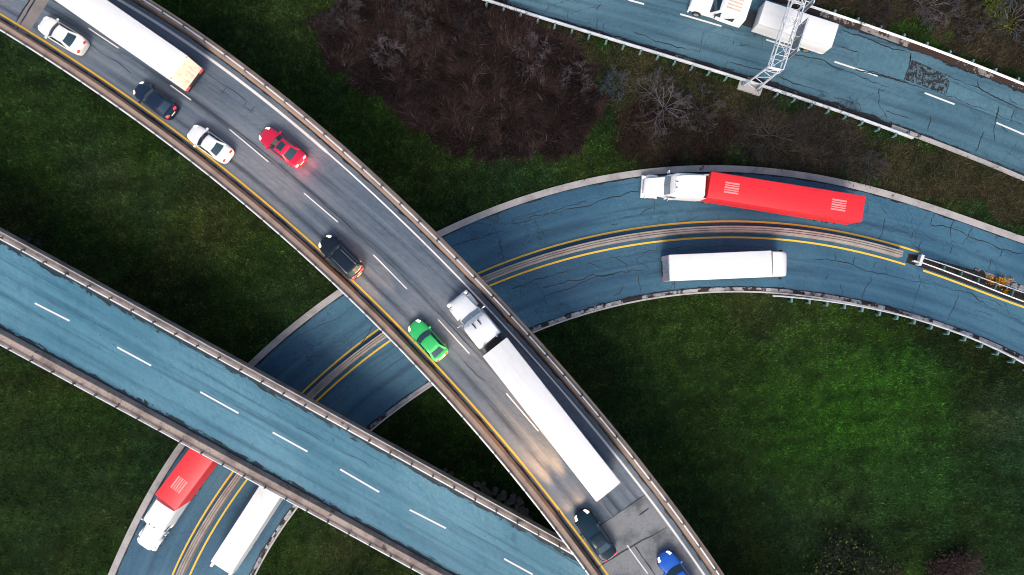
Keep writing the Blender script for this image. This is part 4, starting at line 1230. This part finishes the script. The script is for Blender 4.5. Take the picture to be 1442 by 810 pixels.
M_BARDOOR = truck_roof('blue_grey_door', (0.50, 0.53, 0.60), (0.28, 0.27, 0.34), 0.9, 9.0)
box_truck('plain white box truck on the inner lane under the red trailer', 'white box trucks', zC, (1087,371.5), (943,377.5), 4.0, 2.6, rear_mat=M_BARDOOR, cab_len=1.9, cabturn=-0.05)
box_truck('white box truck with rear platform, front end hidden under the pale blue overpass', 'white box trucks', zC, (388,680), (310.5,800), 3.7, 2.35, lift=True, cab_len=1.9)
box_truck('white truck with striped cab roof and short box passing under the lattice gantry', None, zD, (1073,17), (1176,50.5), 3.0, 2.45, hood=True, gap=1.25, marker=M_AMBER, zfl=1.0)

# ================================================================== lattice gantry over the highway
M_GANTRY = simple('gantry_steel', (0.70, 0.73, 0.76), 0.45, 0.1, vary=0.2)
M_SIGNBACK = simple('sign_back', (0.24, 0.28, 0.31), 0.5, 0.2, vary=0.25)
def gantry():
    a0 = Vector(W(1047, 121, 0.25)); b0 = Vector(W(1065, 127, 0.25))
    hz = 6.3
    a1 = Vector(W(1081, 95, hz)); b1 = Vector(W(1098, 99, hz))
    root = empty('sign_gantry', (a0+b0)/2 - Vector((0, 0, 0.25)))
    tag(root, 'pale steel lattice sign gantry reaching across the highway', 'gantry')
    O = root.location
    L = lambda v: Vector(v)-O
    side = (b0-a0).normalized()          # along the traffic
    c = Vector(W(1112, 0, hz)); d = (c-a1); d.z = 0
    leng = d.length+6.0; d.normalize()
    top = hz+1.15; bot = hz
    # columns: two posts per leg, braced
    mb = MB(); mb.tube([L(a0), L(a1)+Vector((0, 0, .2))], .10, 8); mb.tube([L(b0), L(b1)+Vector((0, 0, .2))], .12, 8); mb.build('column', M_GANTRY, root, smooth=True)
    mb = MB()
    n = 6
    for i in range(n):
        p = a0.lerp(a1, i/n); q = b0.lerp(b1, (i+1)/n); p2 = a0.lerp(a1, (i+1)/n); q2 = b0.lerp(b1, i/n)
        if i % 2: mb.tube([L(p), L(q)], .04, 5)
        else: mb.tube([L(q2), L(p2)], .04, 5)
    mb.tube([L(a1)+Vector((0, 0, .1)), L(b1)+Vector((0, 0, .1))], .13, 8)
    mb.build('brace', M_GANTRY, root)
    mb = MB(); mid = L((a0+b0)/2); ang = math.atan2(side.y, side.x)
    q = MB(); q.box(-1.25, 1.25, -.45, .45, -.35, .14, .03); o = q.build('footing', M_KERB, root); o.location = mid + Vector((0, 0, -0.02)); o.rotation_euler = (0, 0, ang)
    for p in (a0, b0):
        q = MB(); q.box(-.24, .24, -.24, .24, -.02, .05); q.tube([(0, 0, .0), (0, 0, .30)], .16, 8); o = q.build('base_plate', M_SIGNBACK, root); o.location = L(p)+Vector((0, 0, -.09)); o.rotation_euler = (0, 0, ang)
    # truss: four chords and their webs
    wv = (b1-a1); wv.z = 0
    S = [Vector((a1.x, a1.y, bot)), Vector((b1.x, b1.y, bot)), Vector((b1.x, b1.y, top)), Vector((a1.x, a1.y, top))]
    S = [p - d*0.35 for p in S]
    mb = MB()
    for p in S: mb.tube([L(p), L(p+d*leng)], .065, 7)
    mb.build('chord', M_GANTRY, root, smooth=True)
    mb = MB(); k = int(leng/1.25); st = leng/k
    for i in range(k+1):
        for u, v in ((0, 1), (1, 2), (2, 3), (3, 0)): mb.tube([L(S[u]+d*st*i), L(S[v]+d*st*i)], .028, 5)
        if i < k:
            for u, v in ((0, 1), (1, 2), (2, 3), (3, 0)):
                a, b = (u, v) if i % 2 else (v, u)
                mb.tube([L(S[a]+d*st*i), L(S[b]+d*st*(i+1))], .027, 5)
    mb.build('web', M_GANTRY, root)
    # sign boards hung on the traffic side, faces turned to the right
    wn_ = wv.normalized()
    for s0, s1, zb, zt in ((1.7, 5.1, 5.7, 8.2), (6.4, 10.0, 5.5, 8.3)):
        base = S[1] + wn_*0.50
        p0 = base + d*s0; p1 = base + d*s1
        mb = MB(); w2 = wn_*0.09
        mb.hexa([L(Vector((p0.x, p0.y, zb))), L(Vector((p1.x, p1.y, zb))), L(Vector((p1.x, p1.y, zb))+w2), L(Vector((p0.x, p0.y, zb))+w2)],
                [L(Vector((p0.x, p0.y, zt))), L(Vector((p1.x, p1.y, zt))), L(Vector((p1.x, p1.y, zt))+w2), L(Vector((p0.x, p0.y, zt))+w2)])
        sg = mb.build('sign_panel', M_SIGNBACK, root)
        mb = MB()
        for f in (.12, .5, .88):
            p = p0.lerp(p1, f)
            mb.tube([L(Vector((p.x, p.y, zb+.1))-w2*.5), L(Vector((p.x, p.y, zt-.1))-w2*.5)], .05, 5)
            for z in (bot, top): mb.tube([L(Vector((p.x, p.y, z))-wn_*.50), L(Vector((p.x, p.y, z)))], .04, 5)
        mb.build('hanger', M_GANTRY, sg)
        mb = MB(); mb.tube([L(p0-wn_*.0+Vector((0, 0, zt-p0.z+.03))), L(p1+Vector((0, 0, zt-p1.z+.03)))], .06, 6); mb.build('edge_trim', M_GANTRY, sg)
    mb = MB(); mb.tube([L(S[1]+wn_*.45+d*5.2), L(S[1]+wn_*.45+d*6.3)], .05, 6); mb.build('cable_tube', M_GANTRY, root)
gantry()

# ================================================================== ground cover
def wp(pts, z=0.0): return [W(x, y, z)[:2] for x, y in pts]
THICKET = wp([(452,48),(470,18),(505,-30),(660,-40),(700,8),(745,42),(800,72),(838,100),(846,135),(822,178),(790,206),(742,222),(695,228),(650,212),(610,190),(570,158),(535,135),(495,118),(468,98)])
REDPATCH = wp([(872,168),(890,140),(960,150),(1030,165),(1048,200),(1010,222),(950,228),(895,222),(868,200)])
SCRUB_N = wp([(1090,-40),(1140,4),(1220,28),(1300,52),(1375,82),(1470,118),(1560,150),(1560,-80)])
SCRUB_D = wp([(700,-10),(700,16),(800,46),(880,70),(960,96),(1040,122),(1150,152),(1290,200),(1400,238),(1500,285),(1500,330),(1380,300),(1250,262),(1120,236),(1040,225),(940,215),(860,150),(800,70),(740,40)])
SHRUBBED_R = wp([(1010,165),(1080,150),(1180,165),(1250,215),(1225,262),(1120,236),(1040,226)])
BUSH_A = wp([(1128,812),(1145,790),(1180,776),(1215,776),(1250,790),(1265,815),(1255,850),(1150,850)])
BUSH_B = wp([(1285,815),(1300,795),(1325,785),(1350,790),(1375,812),(1380,850),(1285,850)])

# ---- ground sheet
gx = np.r_[-900, -500, -250, -150, -100, np.arange(-78, 78.1, 0.5), 100, 150, 250, 500, 900]
gy = np.r_[-900, -500, -250, -120, -75, np.arange(-56, 56.1, 0.5), 75, 120, 250, 500, 900]
X, Y = np.meshgrid(gx, gy)
def poly_dist(P, x, y, step=3):
    """distance to a dense line"""
    P = P[::step, :2]; out = np.full(x.shape, 1e9)
    for p in P: out = np.minimum(out, (x-p[0])**2+(y-p[1])**2)
    return np.sqrt(out)
def road_clear(x, y):
    d = np.minimum(poly_dist(C_o, x, y), poly_dist(C_i, x, y))
    d = np.minimum(d, np.minimum(poly_dist(D_t, x, y), poly_dist(D_b, x, y)))
    ins = inside(C_poly, x, y) | inside(D_poly, x, y)
    return np.where(ins, 0, d)
clear = road_clear(X, Y)
def relief(x, y): return (fbm(x, y, 0.06, 3, 3)-0.5)*1.2 + (fbm(x, y, 0.5, 3, 5)-0.5)*0.22
def gz(x, y, cl): return -0.05 + np.clip((cl-1.2)/6.0, 0, 1)*relief(x, y)
Z = gz(X, Y, clear)
me = bpy.data.meshes.new('ground')
ny, nx = X.shape
me.from_pydata(np.stack([X, Y, Z], -1).reshape(-1, 3).tolist(), [], [(i*nx+j, i*nx+j+1, (i+1)*nx+j+1, (i+1)*nx+j) for i in range(ny-1) for j in range(nx-1)])
me.shade_smooth()

# colour patches of the sward: centre and radius in the photograph, tint, weight
SPOTS = [(p, r, np.array(c), w) for p, r, c, w in [
    ((1190,580),150,(.028,.100,.008),.9), ((1240,560),90,(.032,.115,.008),.5), ((1270,650),90,(.026,.078,.012),.6), ((1050,520),110,(.026,.062,.008),.6), ((1420,600),60,(.022,.062,.030),.7), ((1390,590),40,(.044,.050,.015),.5), ((1180,720),80,(.034,.056,.020),.5), ((1330,700),110,(.020,.064,.014),.6), ((950,560),120,(.018,.044,.007),.6),
    ((950,445),80,(.038,.070,.014),.5), ((1060,428),45,(.056,.054,.020),.5), ((1150,460),90,(.040,.072,.014),.5), ((830,620),80,(.014,.030,.010),.6), ((1000,720),110,(.016,.034,.012),.5),
    ((60,150),80,(.028,.060,.014),.6), ((150,250),70,(.042,.050,.016),.5), ((300,300),90,(.052,.052,.016),.6), ((30,300),50,(.050,.046,.016),.5), ((400,420),60,(.030,.050,.014),.4),
    ((380,30),60,(.042,.068,.016),.8), ((400,80),50,(.034,.056,.012),.5), ((620,250),70,(.040,.068,.014),.5), ((770,210),60,(.034,.064,.012),.7), ((820,225),40,(.036,.062,.012),.5),
    ((480,760),60,(.050,.056,.018),.6), ((440,740),40,(.030,.062,.014),.6), ((80,700),110,(.016,.032,.012),.6), ((160,680),50,(.020,.052,.016),.4), ((30,560),50,(.040,.055,.014),.5),
    ((900,70),45,(.036,.070,.012),.8), ((1000,190),60,(.052,.044,.020),.6), ((1330,255),60,(.044,.052,.016),.6), ((1200,225),45,(.036,.048,.020),.5), ((700,30),40,(.060,.054,.018),.6)]]
def cover_colour(x, y):
    """own colour of the plants growing at a place"""
    n1 = fbm(x, y, 0.09, 4, 1); n2 = fbm(x, y, 0.45, 4, 2); n3 = fbm(x, y, 0.2, 3, 8)
    dark = np.array([.012, .030, .006]); mid = np.array([.021, .050, .007]); olive = np.array([.042, .050, .011]); teal = np.array([.016, .046, .016])
    def mx(a, b, t): t = np.clip(t, 0, 1)[..., None]; return a*(1-t)+b*t
    c = mx(dark, mid, (n1-.35)/.28)
    c = mx(c, olive, (n3-.52)/.28*.45)
    c = mx(c, teal, (fbm(x, y, 0.15, 3, 12)-.55)/.2*.5)
    for (p, r, col, w) in SPOTS:
        q = W(p[0], p[1], 0); rr = r*CAM_H/FPX
        dd = np.sqrt((x-q[0])**2+(y-q[1])**2)/rr + (n2-.5)*0.9
        c = mx(c, col, np.clip(1.2-dd, 0, 1)*w*.85)
    c = mx(c, c*0.55, (n2-.52)/.22*.2)
    c = mx(c, c*1.2, (.46-n2)/.22*.3)
    n5 = fbm(x, y, 1.3, 3, 71); n6 = fbm(x, y, 3.0, 2, 72)
    mow = fbm(x*.12+y*.03, y*1.1-x*.12, 1.0, 3, 77)
    c = c*(.76+.48*np.clip((n5-.28)/.44, 0, 1))[..., None]*(.6+.8*n6)[..., None]*(.62+.76*mow)[..., None]
    def region(poly, col1, col2, w, edge=1.2):
        nonlocal c
        ox = (fbm(x, y, .35, 3, 21)-.5)*edge*5; oy = (fbm(x, y, .35, 3, 22)-.5)*edge*5
        m = inside(poly, x+ox, y+oy)
        k = mx(np.array(col1), np.array(col2), (n2-.35)/.3)
        c = np.where(m[..., None], c*(1-w)+k*w, c)
    region(SCRUB_D, (.026, .024, .012), (.052, .040, .020), .80)
    region(SHRUBBED_R, (.026, .022, .016), (.040, .032, .022), .85)
    region(SCRUB_N, (.026, .018, .014), (.046, .034, .020), .9)
    region(REDPATCH, (.020, .014, .010), (.034, .021, .014), .75, 1.8)
    region(THICKET, (.020, .013, .012), (.036, .022, .020), .96)
    return c
def set_col(me, c):
    at = me.color_attributes.new('Col', 'FLOAT_COLOR', 'POINT')
    at.data.foreach_set('color', np.concatenate([c, np.ones((len(c), 1))], 1).astype(np.float32).ravel())
set_col(me, cover_colour(X.ravel(), Y.ravel())*0.5)
M_GROUND, nt, b = new_mat('ground_sward')
a = N(nt, 'ShaderNodeAttribute'); a.attribute_name = 'Col'
g = N(nt, 'ShaderNodeNewGeometry'); n1 = noise(nt, g.outputs['Position'], 4.0, 6, 0.7)
c = mixc(nt, ramp(nt, n1, .35, .65), (0.55, 0.55, 0.55), (1.35, 1.35, 1.35)); c = mixc(nt, 1.0, a.outputs['Color'], c, 'MULTIPLY')
nt.links.new(c, b.inputs['Base Color']); b.inputs['Roughness'].default_value = 0.95; b.inputs['Specular IOR Level'].default_value = 0.1
bump(nt, b, n1, 0.8, 0.1)
me.materials.append(M_GROUND)
go = bpy.data.objects.new('ground', me); COL.objects.link(go)
tag(go, 'dark grassy ground beneath and between all the roads', 'ground', kind='structure')

M_LEAFY = attr_mat('plant_fibre', 0.85)
def blades(name, xy, cols, per, lmin, lmax, wid, lean, label, cat, flow=None, segs=1, kind='stuff', arch=0.6):
    """a mass of thin leaves or stalks, one mesh"""
    n = len(xy)*per
    bx = np.repeat(xy[:, 0], per)+rng.normal(0, .07, n); by = np.repeat(xy[:, 1], per)+rng.normal(0, .09, n)
    bz = gz(bx, by, np.repeat(xy[:, 2], per))-.03
    ang = rng.uniform(0, 2*np.pi, n) if flow is None else np.repeat(flow, per)+rng.normal(0, .55, n)
    ln = rng.uniform(lmin, lmax, n); le = np.clip(rng.normal(lean, .25, n), .05, 1.45)
    wd = wid*rng.uniform(.6, 1.3, n)
    dx, dy = np.cos(ang), np.sin(ang); sx, sy = -dy, dx
    V = []
    for k in range(segs+1):
        t = k/segs
        a = le*(1+arch*t) if segs > 1 else le
        r = ln*t*np.sin(np.clip(a, 0, 1.5)); h = ln*t*np.cos(np.clip(a, 0, 1.5))
        w = wd*(1-t)*.5 if k == segs else wd*.5*(1-.5*t)
        px = bx+dx*r; py = by+dy*r; pz = bz+h
        if k == segs: V.append(np.stack([px, py, pz], 1))
        else:
            V.append(np.stack([px+sx*w, py+sy*w, pz], 1)); V.append(np.stack([px-sx*w, py-sy*w, pz], 1))
    nv = len(V); VV = np.stack(V, 1).reshape(-1, 3)
    base = np.arange(n)*nv
    loops = []; tot = []
    for k in range(segs-1): loops.append(np.stack([base+2*k, base+2*k+1, base+2*k+3, base+2*k+2], 1)); tot.append(4)
    loops.append(np.stack([base+2*segs-2, base+2*segs-1, base+2*segs], 1)); tot.append(3)
    me = bpy.data.meshes.new(name)
    me.vertices.add(len(VV)); me.vertices.foreach_set('co', VV.astype(np.float32).ravel())
    L = np.concatenate([l.ravel() for l in loops]); T = np.concatenate([np.full(n, t) for t in tot]); S = np.r_[0, np.cumsum(T)[:-1]]
    me.loops.add(len(L)); me.loops.foreach_set('vertex_index', L.astype(np.int32))
    me.polygons.add(len(T)); me.polygons.foreach_set('loop_start', S.astype(np.int32)); me.polygons.foreach_set('loop_total', T.astype(np.int32))
    me.update(calc_edges=True)
    tuft = np.repeat(np.clip(rng.lognormal(-.08, .38, (len(xy), 1)), .35, 2.2), per, 0)
    cc = np.repeat(cols, per, 0)*tuft*rng.uniform(.55, 1.45, (n, 1))*rng.uniform(.9, 1.1, (n, 3))
    set_col(me, np.repeat(cc, nv, 0))
    me.materials.append(M_LEAFY)
    o = bpy.data.objects.new(name, me); COL.objects.link(o)
    tag(o, label, cat, kind=kind)
    return o
# scatter
def scatter(n, x0, x1, y0, y1): return rng.uniform(x0, x1, n), rng.uniform(y0, y1, n)
x, y = scatter(330000, -62, 62, -37, 37)
blocked = inside(np.vstack([offset(C_o, .72)[:, :2], offset(C_i, -.72)[::-1][:, :2]]), x, y) | inside(np.vstack([offset(D_t, .85)[:, :2], offset(D_b, -.62)[::-1][:, :2]]), x, y)
in_th = inside(THICKET, x+(fbm(x, y, .4, 3, 31)-.5)*4, y+(fbm(x, y, .4, 3, 32)-.5)*4)
in_rough = inside(SCRUB_D, x, y) | inside(SCRUB_N, x, y) | inside(REDPATCH, x, y) | inside(SHRUBBED_R, x, y)
clump = fbm(x, y, 1.1, 3, 41)
keep = ~blocked & ~in_th & ~in_rough & (clump > rng.uniform(.18, .62, len(x)))
xs_, ys_ = x[keep], y[keep]; cl = road_clear(xs_, ys_)
blades('grass', np.stack([xs_, ys_, cl], 1), cover_colour(xs_, ys_)*1.2, 4, .16, .42, .075, .80, 'short dark green uneven grass covering the verges and islands', 'grass')
keep = ~blocked & ~in_th & in_rough & (clump > rng.uniform(.20, .60, len(x)))
xs_, ys_ = x[keep], y[keep]; cl = road_clear(xs_, ys_)
blades('scrub_grass', np.stack([xs_, ys_, cl], 1), cover_colour(xs_, ys_)*1.15, 4, .25, .75, .050, .85, 'brown and olive rough grass around the highway and bare shrubs', 'rough grass', segs=2)
x, y = scatter(30000, *sorted((W(440,0,0)[0], W(860,0,0)[0])), *sorted((W(0,-45,0)[1], W(0,240,0)[1])))
m = inside(THICKET, x+(fbm(x, y, .4, 3, 31)-.5)*4, y+(fbm(x, y, .4, 3, 32)-.5)*4)
x, y = x[m], y[m]; cl = road_clear(x, y)
fl = (fbm(x, y, .22, 3, 51)-.5)*14 + (fbm(x, y, .9, 2, 52)-.5)*6
tone = np.clip((fbm(x, y, .5, 3, 53)-.3)/.4, 0, 1)[:, None]
base = np.array([.014, .0075, .0065])*(1-tone)+np.array([.036, .022, .019])*tone
pale = (rng.uniform(0, 1, len(x)) < .10)[:, None]
base = np.where(pale, np.array([.070, .050, .050]), base)
blades('thicket', np.stack([x, y, cl], 1), base, 5, .7, 1.7, .050, .62, 'dense dark brown thicket of leaning dry stalks between the overpass and the highway', 'thicket', flow=fl, segs=3, arch=.9)
x, y = scatter(3400, *sorted((W(865,0,0)[0], W(1055,0,0)[0])), *sorted((W(0,135,0)[1], W(0,232,0)[1])))
m = inside(REDPATCH, x+(fbm(x, y, .4, 3, 31)-.5)*3, y+(fbm(x, y, .4, 3, 32)-.5)*3) & (fbm(x, y, .5, 3, 35) > rng.uniform(.25, .7, len(x))); x, y = x[m], y[m]
blades('thicket', np.stack([x, y, road_clear(x, y)], 1), np.tile(np.array([.022, .012, .009]), (len(x), 1)), 5, .4, 1.0, .04, .6, 'low reddish brown thicket in front of the pale spreading bare shrub', 'thicket', segs=3, arch=.9)
# tiny fallen leaves
x, y = scatter(2600, -60, 60, -36, 36)
ok = ~inside(C_poly, x, y) & ~inside(D_poly, x, y) & (fbm(x, y, .12, 3, 61) > .5); x, y = x[ok], y[ok]
cols = np.array([[.30, .24, .03], [.20, .20, .05], [.30, .30, .26], [.10, .25, .06]])[rng.integers(0, 4, len(x))]
blades('fallen_leaves', np.stack([x, y, road_clear(x, y)], 1), cols, 1, .10, .22, .12, 1.35, 'small yellow and pale leaves scattered over the grass', 'leaves')

# ================================================================== bare shrubs and bushes
def shrub_mesh(seed, radius, height, stems, gens, thin, spread=1.0):
    r = random.Random(seed); big = MB(); small = MB()
    def grow(p, d, ln, rad, g):
        pts = [p]; q = p; dd = d.copy(); k = 3
        for i in range(k):
            dd = (dd + Vector((r.uniform(-.25, .25), r.uniform(-.25, .25), r.uniform(-.12, .16)))).normalized()
            q = q+dd*(ln/k); pts.append(q)
        rr = [rad*(1-.55*i/k) for i in range(k+1)]
        rr = [max(q_, .008) for q_ in rr]; (big if g >= gens-1 else small).tube(pts, rr, 4 if g >= gens-1 else 3, cap=False)
        if g <= 0: return
        for j in range(r.randint(3, 4) if g > 1 else r.randint(2, 5)):
            t = r.uniform(.35, 1.0); i = min(k-1, int(t*k)); base = pts[i].lerp(pts[i+1], t*k-i)
            a = r.uniform(0, 2*math.pi); u = dd.orthogonal().normalized(); v = dd.cross(u)
            nd = (dd*1.0+(u*math.cos(a)+v*math.sin(a))*r.uniform(.5, 1.0)).normalized()
            grow(base, nd, ln*r.uniform(.45, .75), rad*.5, g-1)
    for s in range(stems):
        a = 2*math.pi*(s+r.uniform(-.4, .4))/stems; o = r.uniform(.35, 1.0)*spread
        d = Vector((math.cos(a)*o, math.sin(a)*o, r.uniform(.45, .9)*height/radius)).normalized()
        grow(Vector((math.cos(a)*.1, math.sin(a)*.1, 0)), d, radius*r.uniform(.5, .75), thin, gens)
    return big, small
def twig_mat(name, c): return simple(name, c, 0.8, vary=0.45, scale=0.8, spec=0.2)
T_PALE = twig_mat('pale_twig', (.20, .185, .195)); T_GREY = twig_mat('grey_twig', (.066, .057, .060)); T_DARK = twig_mat('dark_twig', (.034, .028, .028)); T_LAV = twig_mat('lavender_twig', (.105, .088, .098)); T_BLUE = twig_mat('bluish_twig', (.062, .085, .10))
def bare_shrub(px, py, radpx, label, mat, mat2, seed, stems=7, gens=3, h=0.6, thin=.05, spread=1.0):
    rad = radpx*CAM_H/FPX; x, y, _ = W(px, py, 0)
    big, small = shrub_mesh(seed, rad, rad*h, stems+3, gens+1, thin*.62, spread)
    k = len(big.f); big.add(small.v, small.f)
    o = big.build('bare_shrub', mat); o.location = (x, y, -.05); o.data.materials.append(mat2)
    mi = np.zeros(len(big.f), np.int32); mi[k:] = 1; o.data.polygons.foreach_set('material_index', mi)
    tag(o, label, 'shrub', 'bare shrubs')
bare_shrub(935,152,50, 'large pale spreading bare shrub between the brown thicket and the gantry foot', T_PALE, T_LAV, 1, 9, 3, .55, .06)
bare_shrub(985,155,36, 'greyish bare shrub touching the right side of the pale spreading shrub', T_GREY, T_GREY, 2, 7, 3, .55, .045)
bare_shrub(1085,190,60, 'wide dark bare shrub with a few greyer limbs just above the red trailer', T_GREY, T_DARK, 3, 8, 3, .5, .06)
bare_shrub(1160,190,48, 'thin dark bare shrub to the right of the wide dark bare shrub', T_DARK, T_DARK, 4, 7, 3, .5, .04)
bare_shrub(545,75,26, 'small pale star shaped bare shrub inside the brown thicket', T_PALE, T_LAV, 5, 7, 3, .8, .035)
bare_shrub(485,20,34, 'greyish bare shrub at the upper left tip of the brown thicket', T_GREY, T_GREY, 6, 7, 3, .7, .04)
bare_shrub(585,28,42, 'dim bare shrub near the top edge inside the brown thicket', T_DARK, T_GREY, 7, 7, 3, .6, .04)
bare_shrub(660,40,30, 'thin bare shrub at the upper right of the brown thicket', T_GREY, T_DARK, 8, 6, 3, .7, .035)
bare_shrub(745,75,30, 'lavender bare shrub on the right edge of the brown thicket, below the guardrail', T_GREY, T_LAV, 9, 7, 3, .7, .04)
bare_shrub(812,108,26, 'small pale bare shrub at the right tip of the brown thicket', T_PALE, T_LAV, 10, 6, 3, .7, .035)
bare_shrub(862,122,24, 'low bluish twiggy shrub between the thicket and the pale spreading shrub', T_BLUE, T_BLUE, 11, 8, 3, .7, .028)
bare_shrub(1305,8,40, 'pale bare shrub at the top edge above the far guardrail', T_PALE, T_LAV, 12, 8, 3, .6, .05)
bare_shrub(1350,25,32, 'thin bare shrub left of the yellow green bush', T_GREY, T_GREY, 13, 6, 3, .6, .04)
bare_shrub(1425,28,46, 'bluish bare shrub in the upper right picture corner', T_PALE, T_BLUE, 14, 8, 3, .6, .05)
bare_shrub(1225,20,34, 'dim brown bare shrub above the far guardrail, left of the pale one', T_DARK, T_DARK, 15, 7, 3, .6, .035)
bare_shrub(48,345,15, 'small bluish twiggy shrub beside the upper edge of the pale blue overpass', T_BLUE, T_BLUE, 16, 7, 3, .7, .03)
bare_shrub(1225,232,24, 'low bluish twiggy shrub between the red trailer and the highway rail', T_BLUE, T_GREY, 17, 7, 3, .6, .028)

def leaf_bush(px, py, radpx, label, cols, seed, n, h=.8, lsz=.16, name='leafy_bush', dense=True):
    """leaf sized faces spread through an uneven crown on several stems"""
    rad = radpx*CAM_H/FPX; x, y, _ = W(px, py, 0)
    root = empty(name, (x, y, -.05)); tag(root, label, 'bush', 'bushes')
    r = np.random.default_rng(seed)
    st, tw = shrub_mesh(seed, rad, rad*h, 7, 2, .03); st.add(tw.v, tw.f); st.build('stem', T_DARK, root)
    cl = r.normal(0, .42, (14, 3)); cl[:, 2] = np.abs(cl[:, 2])*.6+.25
    k = r.integers(0, 14, n); p = cl[k]+r.normal(0, .20, (n, 3)); p[:, 2] = np.abs(p[:, 2])
    p *= np.array([rad, rad, rad*h])
    V = np.zeros((n, 4, 3)); a = r.uniform(0, 2*np.pi, n); t = r.normal(0, .6, n); s = lsz*r.uniform(.5, 1.2, n)
    ux = np.stack([np.cos(a), np.sin(a), np.sin(t)*.6], 1); vx = np.stack([-np.sin(a), np.cos(a), np.cos(t)*.5], 1)
    V[:, 0] = p-ux*s[:, None]; V[:, 1] = p+vx*s[:, None]*.45; V[:, 2] = p+ux*s[:, None]; V[:, 3] = p-vx*s[:, None]*.45
    me = bpy.data.meshes.new('foliage'); me.from_pydata(V.reshape(-1, 3).tolist(), [], (np.arange(n*4).reshape(-1, 4)).tolist())
    cc = np.array(cols)[r.integers(0, len(cols), n)]*r.uniform(.6, 1.4, (n, 1)); set_col(me, np.repeat(cc, 4, 0)); me.materials.append(M_LEAFY)
    o = bpy.data.objects.new('foliage', me); COL.objects.link(o); o.parent = root
leaf_bush(1404,397,12, 'small orange autumn bush standing in the double median guardrail', [(.42,.17,.015), (.50,.24,.02), (.30,.11,.012)], 3, 420, 1.0, .13)
leaf_bush(1392,16,26, 'yellow green bush among bare shrubs above the far guardrail', [(.055,.065,.010), (.035,.050,.010), (.075,.075,.014)], 4, 900, .8, .15)
leaf_bush(1197,806,62, 'wide dark bush with bright green leaf tips at the lower right', [(.010,.014,.008)]*6+[(.014,.020,.010)]*4+[(.075,.14,.02)], 5, 5200, .45, .15)
leaf_bush(1335,818,44, 'dark reddish brown bush at the lower picture edge', [(.030,.017,.016), (.020,.013,.013), (.055,.034,.032)], 6, 4200, .5, .13)
leaf_bush(1250,815,20, 'small reddish bush at the right end of the dark bush', [(.030,.016,.014), (.045,.026,.022)], 8, 800, .5, .12)

# ================================================================== rubble beside the middle overpass
M_STONE = concrete('rubble_stone', (0.055,0.050,0.046), (0.025,0.023,0.022), 41.0, 0.6)
r = random.Random(3)
for i, (px, py) in enumerate([(672,682),(680,684),(690,697),(697,692),(703,702),(709,698),(716,708),(722,703),(728,714),(735,718),(741,722),(713,715),(700,710),(732,706),(744,731),(684,692),(626,664),(634,668),(720,719)]):
    x, y, _ = W(px, py, 0.3); s = r.uniform(.28, .48)
    bm = bmesh.new(); bmesh.ops.create_icosphere(bm, subdivisions=2, radius=1)
    for v in bm.verts:
        m = max(abs(v.co.x), abs(v.co.y), abs(v.co.z)); v.co = (v.co*.45+v.co/m*.55)
        v.co = Vector((v.co.x*s*1.2, v.co.y*s*.8, v.co.z*s*.7))+Vector((r.uniform(-.04, .04), r.uniform(-.04, .04), r.uniform(-.03, .03)))
    me = bpy.data.meshes.new('rubble_stone'); bm.to_mesh(me); bm.free(); me.materials.append(M_STONE)
    o = bpy.data.objects.new('rubble_stone', me); COL.objects.link(o); o.location = (x, y, .22); o.rotation_euler = (r.uniform(-.2, .2), r.uniform(-.2, .2), r.uniform(0, 3))
    tag(o, 'grey rubble stone in the row between the two overpasses' if i not in (16, 17) else 'small stray stone left of the rubble row', 'stone', 'rubble stones' if i not in (16, 17) else 'stray stones')
